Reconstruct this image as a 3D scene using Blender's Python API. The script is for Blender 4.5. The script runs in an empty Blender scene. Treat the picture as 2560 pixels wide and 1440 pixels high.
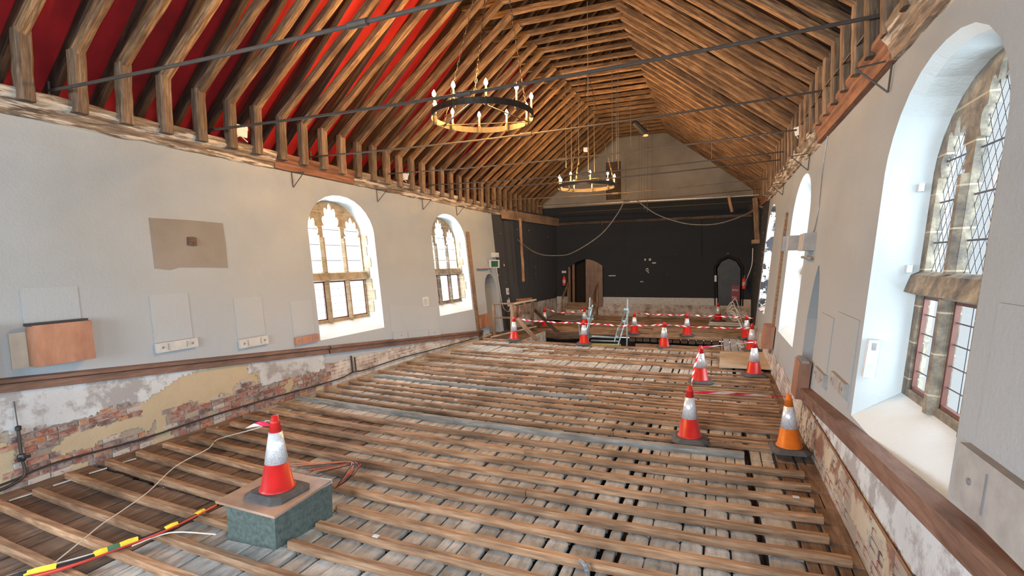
import bpy, bmesh, math, random
from mathutils import Vector, Matrix, noise, geometry
V = Vector
random.seed(7)
sc = bpy.context.scene
col = sc.collection

# ------------------------------------------------------------------ camera, world, lights, exposure
F, CX, CY, CAMH = 1247.0, 1280.0, 720.0, 2.5
D = V((1790 - CX, -(649 - CY), -F)).normalized()
T = -V((-1774 - CX, -(705 - CY), -F)); T = (T - D * T.dot(D)).normalized()
U = T.cross(D)
R3 = Matrix((T, D, U))
CAM = V((0, 0, CAMH))
cd = bpy.data.cameras.new('camera'); cam = bpy.data.objects.new('camera', cd); col.objects.link(cam)
cam.matrix_world = Matrix.Translation(CAM) @ R3.to_4x4()
cd.sensor_width = 36; cd.lens = F / 2560 * 36; cd.clip_start = .05; cd.clip_end = 200
sc.camera = cam
sc.view_settings.view_transform = 'Standard'; sc.view_settings.look = 'None'
sc.view_settings.gamma = 1; sc.view_settings.use_curve_mapping = False
sc.view_settings.exposure = 1.12
sc.cycles.max_bounces = 7; sc.cycles.diffuse_bounces = 5; sc.cycles.transparent_max_bounces = 8
sc.cycles.sample_clamp_indirect = 6; sc.cycles.caustics_reflective = False; sc.cycles.caustics_refractive = False
w = bpy.data.worlds.new('world'); sc.world = w; w.use_nodes = True
w.node_tree.nodes['Background'].inputs[0].default_value = (.90, .96, 1, 1)
w.node_tree.nodes['Background'].inputs[1].default_value = 1.0
WINDOW_W = 300      # daylight at each tall window
CANDLE_W = 46

def daylight(x, y, z, sx, sz, side, watts, color=(.76, .89, 1)):
    ld = bpy.data.lights.new('window_daylight', 'AREA'); ld.shape = 'RECTANGLE'
    ld.size = sx; ld.size_y = sz; ld.energy = watts; ld.color = color
    o = bpy.data.objects.new('window_daylight', ld); col.objects.link(o)
    o.location = (x, y, z)
    d = {'L': V((1, 0, -.12)), 'R': V((-1, 0, -.12)), 'B': V((0, 1, -.12))}[side]
    o.rotation_euler = d.to_track_quat('-Z', 'Y').to_euler()
    return o
LWIN = [-5.6, -.6, 9.27, 14.22]  # windows behind the camera, here and in RWIN, are unseen, added for fill
RWIN = [-5.6, -.2, 4.75, 11.1, 16.75]
for yy in LWIN: daylight(-8.85, yy, 2.7, 2.3, 3.3, 'L', WINDOW_W)
for yy in RWIN: daylight(2.35, yy, 2.7, 2.3, 3.3, 'R', WINDOW_W)
daylight(-3.2, -8.6, 3.3, 4.6, 4.4, 'B', 800, (.80, .91, 1))  # lamp at an unseen end window, added behind the viewer for general fill

def ray(u, v): return R3 @ V(((u - CX) / F, -(v - CY) / F, -1))
def at_z(u, v, z=0.):
    r = ray(u, v); return CAM + r * ((z - CAMH) / r.z)
def at_y(u, v, y):
    r = ray(u, v); return CAM + r * (y / r.y)
def at_x(u, v, x):
    r = ray(u, v); return CAM + r * (x / r.x)
LX, RX, LEAN = -7.65, 1.17, .1
def at_L(u, v, off=0.):        # off > 0 stands proud of the left wall face
    r = ray(u, v); t = (LX + off - LEAN * CAMH) / (r.x + LEAN * r.z); return CAM + r * t
def at_R(u, v, off=0.):
    r = ray(u, v); t = (RX - off + LEAN * CAMH) / (r.x - LEAN * r.z); return CAM + r * t
def LW(y, z, off=0.):          # point on the (outward leaning) left wall face
    k = min(max((y - 18.2) / 5.8, 0), 1); return V((LX - LEAN * z * (1 - k) + .28 * k + off, y, z))
def RW(y, z, off=0.):
    k = min(max((y - 18.2) / 5.8, 0), 1); return V((RX + LEAN * z * (1 - k) + .25 * k - off, y, z))

# ------------------------------------------------------------------ helpers
def link(name, me, mat=None, parent=None, **props):
    o = bpy.data.objects.new(name, me); col.objects.link(o)
    if mat is not None and not me.materials:
        for m in (mat if isinstance(mat, (list, tuple)) else [mat]): me.materials.append(m)
    if parent is not None:
        o.parent = parent; o.matrix_parent_inverse = Matrix.Translation(-parent.location)
    for k, v in props.items(): o[k] = v
    return o
def thing(name, label, cat, loc=(0, 0, 0), group=None):
    o = bpy.data.objects.new(name, None); col.objects.link(o); o.location = loc
    o.empty_display_size = .1; o['label'] = label; o['category'] = cat
    if group: o['group'] = group
    return o
def tag(o, label, cat, group=None):
    o['label'] = label; o['category'] = cat
    if group: o['group'] = group
    return o
class MB:
    def __init__(s): s.v = []; s.f = []; s.m = []
    def add(s, vs, fs, mi=0):
        b = len(s.v); s.v += [V(p) for p in vs]; s.f += [tuple(b + i for i in f) for f in fs]; s.m += [mi] * len(fs); return s
    def quad(s, a, b, c, d, mi=0): return s.add([a, b, c, d], [(0, 1, 2, 3)], mi)
    def box(s, lo, hi, mi=0, mt=None):
        x0, y0, z0 = lo; x1, y1, z1 = hi
        vs = [V(p) for p in ((x0, y0, z0), (x1, y0, z0), (x1, y1, z0), (x0, y1, z0), (x0, y0, z1), (x1, y0, z1), (x1, y1, z1), (x0, y1, z1))]
        if mt is not None: vs = [mt @ p for p in vs]
        return s.add(vs, [(0, 3, 2, 1), (4, 5, 6, 7), (0, 1, 5, 4), (1, 2, 6, 5), (2, 3, 7, 6), (3, 0, 4, 7)], mi)
    def bar(s, p, q, wd, ht, mi=0, up=(0, 0, 1)):
        p, q = V(p), V(q); x = (q - p).normalized(); y = V(up).cross(x)
        if y.length < 1e-4: y = V((0, 1, 0)).cross(x)
        y.normalize(); z = x.cross(y)
        vs = [e + y * (a * wd / 2) + z * (b * ht / 2) for e in (p, q) for a, b in ((-1, -1), (1, -1), (1, 1), (-1, 1))]
        return s.add(vs, [(0, 3, 2, 1), (4, 5, 6, 7), (0, 1, 5, 4), (1, 2, 6, 5), (2, 3, 7, 6), (3, 0, 4, 7)], mi)
    def tube(s, pts, r, n=6, mi=0, closed=False):
        pts = [V(p) for p in pts]; N = len(pts); rings = []
        prev = None
        for i, p in enumerate(pts):
            a = pts[(i - 1) % N] if (closed or i) else p; b = pts[(i + 1) % N] if (closed or i < N - 1) else p
            t = (b - a).normalized()
            ref = prev if prev is not None else (V((0, 0, 1)) if abs(t.z) < .9 else V((1, 0, 0)))
            x = (ref - t * ref.dot(t)); x = x.normalized() if x.length > 1e-5 else t.orthogonal().normalized()
            prev = x; y = t.cross(x); rr = r[i] if isinstance(r, (list, tuple)) else r
            rings.append([p + (x * math.cos(2 * math.pi * k / n) + y * math.sin(2 * math.pi * k / n)) * rr for k in range(n)])
        vs = [v for rg in rings for v in rg]; fs = []
        for i in range(N if closed else N - 1):
            j = (i + 1) % N
            for k in range(n): fs.append((i * n + k, i * n + (k + 1) % n, j * n + (k + 1) % n, j * n + k))
        if not closed: fs += [tuple(range(n))[::-1], tuple((N - 1) * n + k for k in range(n))]
        return s.add(vs, fs, mi)
    def lathe(s, prof, n=20, c=(0, 0, 0), mi=0, sq=None):
        vs = []; c = V(c)
        for r, z in prof:
            for k in range(n): a = 2 * math.pi * k / n; vs.append(c + V((r * math.cos(a), r * math.sin(a), z)))
        fs = [(i * n + k, i * n + (k + 1) % n, (i + 1) * n + (k + 1) % n, (i + 1) * n + k) for i in range(len(prof) - 1) for k in range(n)]
        if prof[0][0] > 1e-4: fs.append(tuple(range(n))[::-1])
        if prof[-1][0] > 1e-4: fs.append(tuple((len(prof) - 1) * n + k for k in range(n)))
        return s.add(vs, fs, mi)
    def prism(s, poly, fn, d0, d1, mi=0, holes=()):     # poly in 2D, fn(a, b, d) -> 3D
        loops = [poly] + list(holes); flat = [p for l in loops for p in l]
        tris = geometry.tessellate_polygon([[V((a, b, 0)) for a, b in l] for l in loops])
        n = len(flat); vs = [fn(a, b, d0) for a, b in flat] + [fn(a, b, d1) for a, b in flat]
        fs = [tuple(t) for t in tris] + [tuple(i + n for i in t[::-1]) for t in tris]; b = 0
        for l in loops:
            m = len(l)
            for i in range(m): j = (i + 1) % m; fs.append((b + i, b + j, n + b + j, n + b + i))
            b += m
        return s.add(vs, fs, mi)
    def mesh(s, name, smooth=False, fixn=True):
        me = bpy.data.meshes.new(name); me.from_pydata([tuple(v) for v in s.v], [], s.f)
        for p, m in zip(me.polygons, s.m): p.material_index = m; p.use_smooth = smooth
        if fixn:
            bm = bmesh.new(); bm.from_mesh(me); bmesh.ops.recalc_face_normals(bm, faces=bm.faces); bm.to_mesh(me); bm.free()
        me.update(); return me
    def build(s, name, mat, parent=None, smooth=False, fixn=True, **k): return link(name, s.mesh(name, smooth, fixn), mat, parent, **k)
def catmull(pts, n=6):
    pts = [V(p) for p in pts]; P = [pts[0] * 2 - pts[1]] + pts + [pts[-1] * 2 - pts[-2]]; out = []
    for i in range(1, len(P) - 2):
        for k in range(n):
            t = k / n; a, b, c, d = P[i - 1:i + 3]
            out.append(.5 * ((2 * b) + (c - a) * t + (2 * a - 5 * b + 4 * c - d) * t * t + (3 * b - a - 3 * c + d) * t ** 3))
    return out + [pts[-1]]
def nz(x, y, z=0., s=1.): return noise.noise(V((x * s, y * s, z * s)))

# ------------------------------------------------------------------ materials
MATS = {}
def newmat(name):
    m = bpy.data.materials.new(name); m.use_nodes = True; nt = m.node_tree
    b = nt.nodes['Principled BSDF']; MATS[name] = m; return m, nt, b
def N(nt, t, **k):
    n = nt.nodes.new(t)
    for a, v in k.items(): setattr(n, a, v)
    return n
def ramp(nt, fac, stops, interp='LINEAR'):
    r = N(nt, 'ShaderNodeValToRGB'); r.color_ramp.interpolation = interp; el = r.color_ramp.elements
    while len(el) < len(stops): el.new(.5)
    for e, (p, c) in zip(el, stops): e.position = p; e.color = (*c, 1) if len(c) == 3 else c
    nt.links.new(fac, r.inputs[0]); return r.outputs[0]
def noi(nt, vec, scale, detail=3, rough=.6, out='Fac'):
    n = N(nt, 'ShaderNodeTexNoise'); n.inputs['Scale'].default_value = scale; n.inputs['Detail'].default_value = detail
    n.inputs['Roughness'].default_value = rough; nt.links.new(vec, n.inputs['Vector']); return n.outputs[out]
def mixc(nt, fac, a, b, blend='MIX'):
    m = N(nt, 'ShaderNodeMix', data_type='RGBA', blend_type=blend)
    for sock, v in ((m.inputs[0], fac), (m.inputs[6], a), (m.inputs[7], b)):
        if hasattr(v, 'is_linked') or hasattr(v, 'links'): nt.links.new(v, sock)
        elif isinstance(v, (int, float)): sock.default_value = v
        else: sock.default_value = (*v, 1)
    return m.outputs[2]
def bump(nt, b, h, strength=.4, dist=.01):
    n = N(nt, 'ShaderNodeBump'); n.inputs['Strength'].default_value = strength; n.inputs['Distance'].default_value = dist
    nt.links.new(h, n.inputs['Height']); nt.links.new(n.outputs[0], b.inputs['Normal'])
def coords(nt, stretch=(1, 1, 1), rnd=True):
    tc = N(nt, 'ShaderNodeTexCoord'); mp = N(nt, 'ShaderNodeMapping'); mp.inputs['Scale'].default_value = stretch
    nt.links.new(tc.outputs['Object'], mp.inputs['Vector']); oi = N(nt, 'ShaderNodeObjectInfo')
    if rnd:
        ml = N(nt, 'ShaderNodeMath', operation='MULTIPLY'); ml.inputs[1].default_value = 37.
        nt.links.new(oi.outputs['Random'], ml.inputs[0]); nt.links.new(ml.outputs[0], mp.inputs['Location'])
    return mp.outputs[0], oi.outputs['Random']
def plain(name, c, rough=.7, metal=0., emit=None, es=0., var=.0, scale=8):
    m, nt, b = newmat(name); b.inputs['Roughness'].default_value = rough; b.inputs['Metallic'].default_value = metal
    vec, rn = coords(nt)
    f = noi(nt, vec, scale, 4)
    k = .82 - var
    nt.links.new(ramp(nt, f, [(.3, tuple(x * k for x in c)), (.7, tuple(min(1, x * (1.1 + var * .5)) for x in c))]), b.inputs['Base Color'])
    if emit: b.inputs['Emission Color'].default_value = (*emit, 1); b.inputs['Emission Strength'].default_value = es
    return m
def wood(name, dark, mid, light, rough=.75, grain=(1.2, 14, 14), vary=.5, patches=0.):
    m, nt, b = newmat(name); b.inputs['Roughness'].default_value = rough
    vec, rn = coords(nt, grain)
    g = noi(nt, vec, 2.2, 5, .65)
    c1 = ramp(nt, g, [(.28, dark), (.5, mid), (.75, light)])
    br = N(nt, 'ShaderNodeMapRange'); br.inputs[3].default_value = 1 - vary * .55; br.inputs[4].default_value = 1 + vary * .45
    nt.links.new(rn, br.inputs[0])
    cc = N(nt, 'ShaderNodeCombineColor'); [nt.links.new(br.outputs[0], cc.inputs[i]) for i in range(3)]
    c2 = mixc(nt, 1., c1, cc.outputs[0], 'MULTIPLY')
    tc = N(nt, 'ShaderNodeNewGeometry')
    big = noi(nt, tc.outputs['Position'], 1.3, 3)
    c2 = mixc(nt, ramp(nt, big, [(.45, (0, 0, 0)), (.75, (.75, .75, .75))]), c2, tuple(x * .55 for x in dark))
    if patches:
        pz = noi(nt, vec, 1.1, 4, .7)
        c2 = mixc(nt, ramp(nt, pz, [(.5, (0, 0, 0)), (.58, (patches,) * 3)]), c2, (.62, .56, .47))
    nt.links.new(c2, b.inputs['Base Color']); bump(nt, b, g, .5, .006)
    return m
def plaster(name, base, dirty, low_window_light=None, cracks=.3, black=None, flake=.56, blot=None):
    m, nt, b = newmat(name); b.inputs['Roughness'].default_value = .88
    tc = N(nt, 'ShaderNodeNewGeometry'); P = tc.outputs['Position']
    f1 = noi(nt, P, .7, 5, .6); f2 = noi(nt, P, 6, 6, .7); f3 = noi(nt, P, 28, 4, .7)
    c = ramp(nt, f1, [(.3, dirty), (.62, base)])
    c = mixc(nt, ramp(nt, f2, [(.68, (0, 0, 0)), (.76, (cracks,) * 3)]), c, tuple(x * .55 for x in dirty))
    if blot: c = mixc(nt, ramp(nt, noi(nt, P, 3.2, 6, .65), [(.47, (0, 0, 0)), (.56, (.85, .85, .85))]), c, blot)
    if low_window_light:  # bluish window light on the lower wall is painted into the colour
        sx = N(nt, 'ShaderNodeSeparateXYZ'); nt.links.new(P, sx.inputs[0])
        ad = N(nt, 'ShaderNodeMath', operation='MULTIPLY_ADD'); nt.links.new(f1, ad.inputs[0]); ad.inputs[1].default_value = 1.6; nt.links.new(sx.outputs[2], ad.inputs[2])
        mr = N(nt, 'ShaderNodeMapRange'); nt.links.new(ad.outputs[0], mr.inputs[0]); mr.inputs[1].default_value = 1.5; mr.inputs[2].default_value = 3.2
        c = mixc(nt, mr.outputs[0], low_window_light, c)
    if black:
        fl = noi(nt, P, 2.6, 8, .72)
        c = mixc(nt, ramp(nt, fl, [(flake, (0, 0, 0)), (flake + .012, (1, 1, 1))]), black, c)
    nt.links.new(c, b.inputs['Base Color'])
    ad2 = N(nt, 'ShaderNodeMath', operation='ADD'); nt.links.new(f2, ad2.inputs[0]); nt.links.new(f3, ad2.inputs[1])
    bump(nt, b, ad2.outputs[0], .35, .02)
    return m

M_plaster = plaster('wall_plaster', (.315, .335, .34), (.282, .298, .298), low_window_light=(.36, .40, .44))
M_plasterR = plaster('right_wall_plaster', (.262, .282, .288), (.23, .245, .25), low_window_light=(.32, .34, .35), cracks=.35)
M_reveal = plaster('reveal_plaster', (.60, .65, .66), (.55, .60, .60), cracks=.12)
M_gable = plaster('gable_plaster', (.30, .28, .25), (.19, .175, .155), cracks=.5)
M_black = plaster('black_wall_paint', (.62, .6, .55), (.5, .48, .44), black=(.018, .022, .027), flake=.70)
M_blackL = plaster('black_wall_paint_worn', (.62, .6, .55), (.5, .48, .44), black=(.035, .036, .04), flake=.665)
M_flake = plaster('black_paint_flaking', (.8, .8, .76), (.7, .7, .64), black=(.03, .03, .035), flake=.5)
M_blackR = plaster('black_wall_flaking', (.6, .6, .56), (.5, .5, .46), black=(.022, .024, .026), flake=.63)
M_panel = plaster('panel_paint', (.328, .35, .358), (.305, .325, .33), low_window_light=(.375, .415, .452), cracks=.1)
M_white_patch = plaster('old_white_plaster', (.52, .55, .57), (.40, .41, .42), cracks=.7, blot=(.27, .25, .245))
M_tan_patch = plaster('tan_render', (.44, .36, .24), (.36, .29, .19), cracks=.35)
M_cream_patch = plaster('cream_render', (.46, .41, .31), (.33, .25, .18), cracks=.7, blot=(.17, .065, .045))
M_bare = plaster('bare_grey_plaster', (.225, .20, .17), (.17, .15, .125), cracks=.5)
M_mortar = plaster('mortar', (.42, .37, .30), (.20, .16, .13), cracks=.8)
M_whitesheet = plain('white_painted_board', (.46, .46, .44), .6)
M_whitesheetR = plain('cream_painted_board', (.30, .29, .275), .6)
def brickmat(name, stops):
    m, nt, b = newmat(name); b.inputs['Roughness'].default_value = .9
    vec, rn = coords(nt); f = noi(nt, vec, 9, 5, .7)
    c = ramp(nt, rn, stops, 'CONSTANT')
    c = mixc(nt, ramp(nt, f, [(.42, (0, 0, 0)), (.62, (.6, .6, .6))]), c, (.42, .36, .31))
    c = mixc(nt, ramp(nt, noi(nt, vec, 23, 3), [(.55, (0, 0, 0)), (.7, (.7, .7, .7))]), c, (.06, .04, .04))
    nt.links.new(c, b.inputs['Base Color']); bump(nt, b, f, .8, .01); return m
M_brick = brickmat('old_brick', [(0, (.21, .07, .05)), (.22, (.28, .10, .07)), (.42, (.13, .07, .07)), (.58, (.34, .13, .06)), (.7, (.18, .13, .13)), (.84, (.42, .36, .33))])
def brickwall(name):
    m, nt, b = newmat(name); b.inputs['Roughness'].default_value = .9
    tc = N(nt, 'ShaderNodeNewGeometry'); sx = N(nt, 'ShaderNodeSeparateXYZ'); nt.links.new(tc.outputs['Position'], sx.inputs[0])
    ad = N(nt, 'ShaderNodeMath', operation='ADD'); nt.links.new(sx.outputs[0], ad.inputs[0]); nt.links.new(sx.outputs[1], ad.inputs[1])
    cb = N(nt, 'ShaderNodeCombineXYZ'); nt.links.new(ad.outputs[0], cb.inputs[0]); nt.links.new(sx.outputs[2], cb.inputs[1])
    bt = N(nt, 'ShaderNodeTexBrick'); nt.links.new(cb.outputs[0], bt.inputs[0])
    bt.inputs['Scale'].default_value = 1; bt.inputs['Brick Width'].default_value = .23; bt.inputs['Row Height'].default_value = .075; bt.inputs['Mortar Size'].default_value = .01
    bt.inputs['Color1'].default_value = (.50, .44, .40, 1); bt.inputs['Color2'].default_value = (.30, .20, .17, 1); bt.inputs['Mortar'].default_value = (.16, .12, .10, 1)
    f = noi(nt, tc.outputs['Position'], 3.5, 6, .7)
    c = mixc(nt, ramp(nt, f, [(.38, (0, 0, 0)), (.58, (.85, .85, .85))]), bt.outputs['Color'], (.56, .54, .50))
    c = mixc(nt, ramp(nt, noi(nt, tc.outputs['Position'], 1.1, 4), [(.5, (0, 0, 0)), (.66, (.7, .7, .7))]), c, (.17, .10, .08))
    nt.links.new(c, b.inputs['Base Color']); bump(nt, b, bt.outputs['Fac'], -.5, .01); return m
M_brickwall = brickwall('whitewashed_brickwork')

M_rafter = wood('old_oak_rafter', (.04, .019, .009), (.16, .085, .038), (.38, .225, .10), vary=.65)
M_outer = wood('shaded_outer_rafter', (.018, .009, .005), (.055, .028, .015), (.12, .065, .035), vary=.4)  # shade of the unlit roof apex is painted into this darker oak
M_ashlar = wood('oak_post', (.05, .03, .017), (.15, .09, .05), (.30, .21, .13), vary=.7)
M_cornice = wood('weathered_cornice', (.07, .045, .03), (.20, .145, .10), (.36, .30, .23), vary=.1, grain=(9, .9, 9), patches=.6)
M_cornice_new = wood('red_brown_cornice', (.11, .042, .022), (.20, .085, .045), (.30, .15, .085), vary=.1, grain=(12, 1, 12))
M_dado = wood('brown_rail', (.10, .05, .032), (.17, .09, .06), (.24, .14, .10), rough=.5, vary=.1, grain=(12, 1.2, 14))
M_batten = wood('pine_batten', (.13, .068, .035), (.31, .175, .095), (.52, .345, .21), vary=.4, grain=(1, 12, 12))
M_batten_grey = wood('grey_batten', (.13, .12, .11), (.24, .23, .21), (.40, .38, .35), vary=.1, grain=(1, 12, 12))
M_board = wood('worn_oak_board', (.21, .20, .185), (.385, .375, .35), (.55, .54, .51), vary=.4, grain=(7, 2.2, 9))
M_board_dark = wood('brown_floor_board', (.085, .052, .036), (.165, .108, .075), (.27, .195, .145), vary=.5, grain=(9, 1.3, 9))
M_darkwood = wood('dark_timber', (.03, .018, .012), (.085, .05, .032), (.17, .11, .075), vary=.4)
M_stagewood = wood('stage_timber', (.13, .07, .04), (.27, .165, .095), (.44, .30, .19), vary=.4, grain=(1, 12, 12))
M_ply = wood('varnished_plywood', (.27, .115, .062), (.35, .165, .095), (.42, .22, .135), rough=.45, vary=.1, grain=(3, 3, 1))
M_hardboard = wood('brown_board', (.30, .19, .13), (.40, .265, .19), (.48, .34, .25), rough=.5, vary=.1, grain=(1, 1, 1))
M_paleboard = plain('pale_board', (.50, .42, .33), .6, var=.1, scale=2)
M_greyboard = plain('grey_board', (.33, .30, .27), .6, var=.1, scale=2)
M_door = wood('oak_door_leaf', (.10, .05, .025), (.17, .09, .045), (.25, .14, .075), rough=.5, vary=.1, grain=(9, 9, 1))
M_doorblack = plain('black_door_paint', (.022, .026, .03), .5, var=.3, scale=4)
M_iron = plain('dark_iron', (.055, .045, .04), .55, .5)
M_rod = plain('iron_tie_rod', (.065, .05, .04), .7, .1)
M_ring = plain('chandelier_iron', (.05, .04, .03), .45, .6)
M_candle = plain('cream_candle_tube', (.72, .58, .36), .5)
M_flame = plain('lit_bulb', (1, .8, .5), .5, 0, (1, .72, .32), 90)
M_void = plain('under_floor_void', (.018, .013, .010), .95)  # near-black paints the unlit depth below boards and behind openings
M_red = plain('red_roof_membrane', (.38, .009, .011), .75, var=.15, scale=1.5)
M_roofboard = wood('roof_boarding', (.03, .013, .008), (.06, .028, .016), (.10, .05, .028), vary=.2)  # very dark colour carries the shade of the void above the collars
M_conered = plain('cone_red_plastic', (.52, .018, .016), .36)
M_coneorange = plain('cone_orange_plastic', (.60, .14, .012), .4)
M_conebase = plain('cone_black_rubber', (.075, .072, .072), .75, var=.2)
def sleevemat():
    m, nt, b = newmat('cone_reflective_sleeve'); b.inputs['Roughness'].default_value = .3; b.inputs['Metallic'].default_value = .35
    vec, rn = coords(nt); v = N(nt, 'ShaderNodeTexVoronoi'); v.inputs['Scale'].default_value = 60; nt.links.new(vec, v.inputs['Vector'])
    nt.links.new(ramp(nt, v.outputs['Distance'], [(.2, (.80, .82, .84)), (.7, (.60, .62, .66))]), b.inputs['Base Color'])
    bump(nt, b, v.outputs['Distance'], .4, .003); return m
M_sleeve = sleevemat()
M_tapered = plain('tape_red', (.75, .02, .08), .4)
M_tapewhite = plain('tape_white', (.85, .80, .82), .4)
M_greenpaint = plain('green_painted_box', (.085, .112, .102), .55, var=.25, scale=26)
M_palemetal = plain('pale_blue_edging', (.42, .50, .55), .45)
M_white = plain('white_plastic', (.56, .57, .57), .4)
M_grey = plain('grey_metal', (.25, .25, .26), .4, .4)
M_blackp = plain('black_plastic', (.02, .02, .022), .4)
M_galv = plain('galvanised_tube', (.36, .44, .45), .35, .55, var=.2)
M_yellow = plain('yellow_tape', (.75, .62, .05), .5)
M_greenish = plain('green_tape', (.06, .16, .09), .5)
M_cabor = plain('orange_cable', (.62, .18, .07), .5)
M_cabred = plain('red_cable', (.45, .04, .04), .5)
M_cabwhite = plain('white_cable', (.66, .63, .58), .5)
M_cabblack = plain('black_cable', (.02, .02, .022), .5)
M_rope = plain('grey_rope', (.13, .125, .11), .8)
M_exred = plain('extinguisher_red', (.55, .035, .03), .35)
M_signred = plain('sign_red', (.20, .015, .018), .5)
M_signgreen = plain('sign_green', (.012, .09, .04), .5)
M_lead = plain('window_lead', (.09, .09, .10), .6, .3)
M_casement = plain('red_brown_casement', (.13, .045, .03), .5)
M_lampglass = plain('lamp_glass', (.5, .52, .54), .15)
def stone(name, a, b2, c3):
    m, nt, b = newmat(name); b.inputs['Roughness'].default_value = .9
    tc = N(nt, 'ShaderNodeNewGeometry'); P = tc.outputs['Position']; f = noi(nt, P, 5, 6, .7); g = noi(nt, P, 40, 3)
    c = ramp(nt, f, [(.3, a), (.5, b2), (.72, c3)])
    sx = N(nt, 'ShaderNodeSeparateXYZ'); nt.links.new(P, sx.inputs[0]); md = N(nt, 'ShaderNodeMath', operation='PINGPONG'); md.inputs[1].default_value = .17; nt.links.new(sx.outputs[2], md.inputs[0])
    lt = N(nt, 'ShaderNodeMath', operation='LESS_THAN'); lt.inputs[1].default_value = .007; nt.links.new(md.outputs[0], lt.inputs[0])
    c = mixc(nt, lt.outputs[0], c, tuple(x * 1.05 for x in c3)); nt.links.new(c, b.inputs['Base Color']); bump(nt, b, g, .5, .01); return m
M_stone = stone('honey_stone', (.17, .12, .065), (.29, .22, .135), (.40, .32, .21))
M_stoneR = stone('sooty_stone', (.07, .065, .06), (.19, .16, .12), (.40, .34, .24))
def glass(name='old_window_glass', t=.92):
    m, nt, b = newmat(name); out = nt.nodes['Material Output']
    tr = N(nt, 'ShaderNodeBsdfTransparent'); tr.inputs[0].default_value = (t * .95, t, t * 1.02, 1)
    gl = N(nt, 'ShaderNodeBsdfGlossy'); gl.inputs['Roughness'].default_value = .15
    mx = N(nt, 'ShaderNodeMixShader'); mx.inputs[0].default_value = .08
    nt.links.new(tr.outputs[0], mx.inputs[1]); nt.links.new(gl.outputs[0], mx.inputs[2]); nt.links.new(mx.outputs[0], out.inputs[0]); return m
M_glass = glass(); M_glassR = glass('dusty_window_glass', .40)

# ------------------------------------------------------------------ walls with their window openings
ZS, ZB, HW = 3.3, .92, 1.1
def arch(yc, hw=HW, zb=ZB, zs=ZS, h=.81, n=14, flat=2.2):
    pts = [(yc - hw, zb), (yc + hw, zb)]
    for i in range(n + 1):
        t = math.cos(math.pi * i / n); pts.append((yc + hw * t, zs + h * max(0, 1 - abs(t) ** flat) ** (1 / 1.7)))
    return pts
def lancet(yc, hw, zb, zs, h, n=6):
    pts = [(yc - hw, zb), (yc + hw, zb)]
    for i in range(2 * n + 1):
        t = 1 - i / n; pts.append((yc + hw * t, zs + h * (1 - abs(t) ** 1.7)))
    return pts
def wall(name, fn, outer, holes, mat, parent=None):
    m = MB(); loops = [outer] + holes; flat = [p for l in loops for p in l]
    tr = geometry.tessellate_polygon([[V((a, b, 0)) for a, b in l] for l in loops])
    m.add([fn(a, b, 0) for a, b in flat], tr)
    m.add([fn(a, b, -.54) for a, b in flat], tr)
    o = m.build(name, mat, parent, fixn=False); o['kind'] = 'structure'; return o
LDOOR = arch(16.95, .5, -.2, 1.55, .55, 8)
RDOOR = lancet(8.55, .42, -.2, 1.55, .85)
wallL = wall('wall_left', LW, [(-8, -.6), (17.75, -.6), (17.75, 4.75), (-8, 4.75)], [arch(y) for y in LWIN] + [LDOOR], M_plaster)
wallR = wall('wall_right', RW, [(-8, -.6), (18.2, -.6), (18.2, 4.75), (-8, 4.75)], [arch(y) for y in RWIN] + [RDOOR], M_plasterR)

def splay(fn, A, B, d0, d1, mat, name, parent, mid=None):
    m = MB(); n = len(A); rings = [(A, d0)] + ([mid] if mid else []) + [(B, d1)]
    for (P, a), (Q, b) in zip(rings, rings[1:]):
        for i in range(n):
            j = (i + 1) % n; m.quad(fn(*P[i], a), fn(*P[j], a), fn(*Q[j], b), fn(*Q[i], b))
    return m.build(name, mat, parent, fixn=True)

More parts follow.
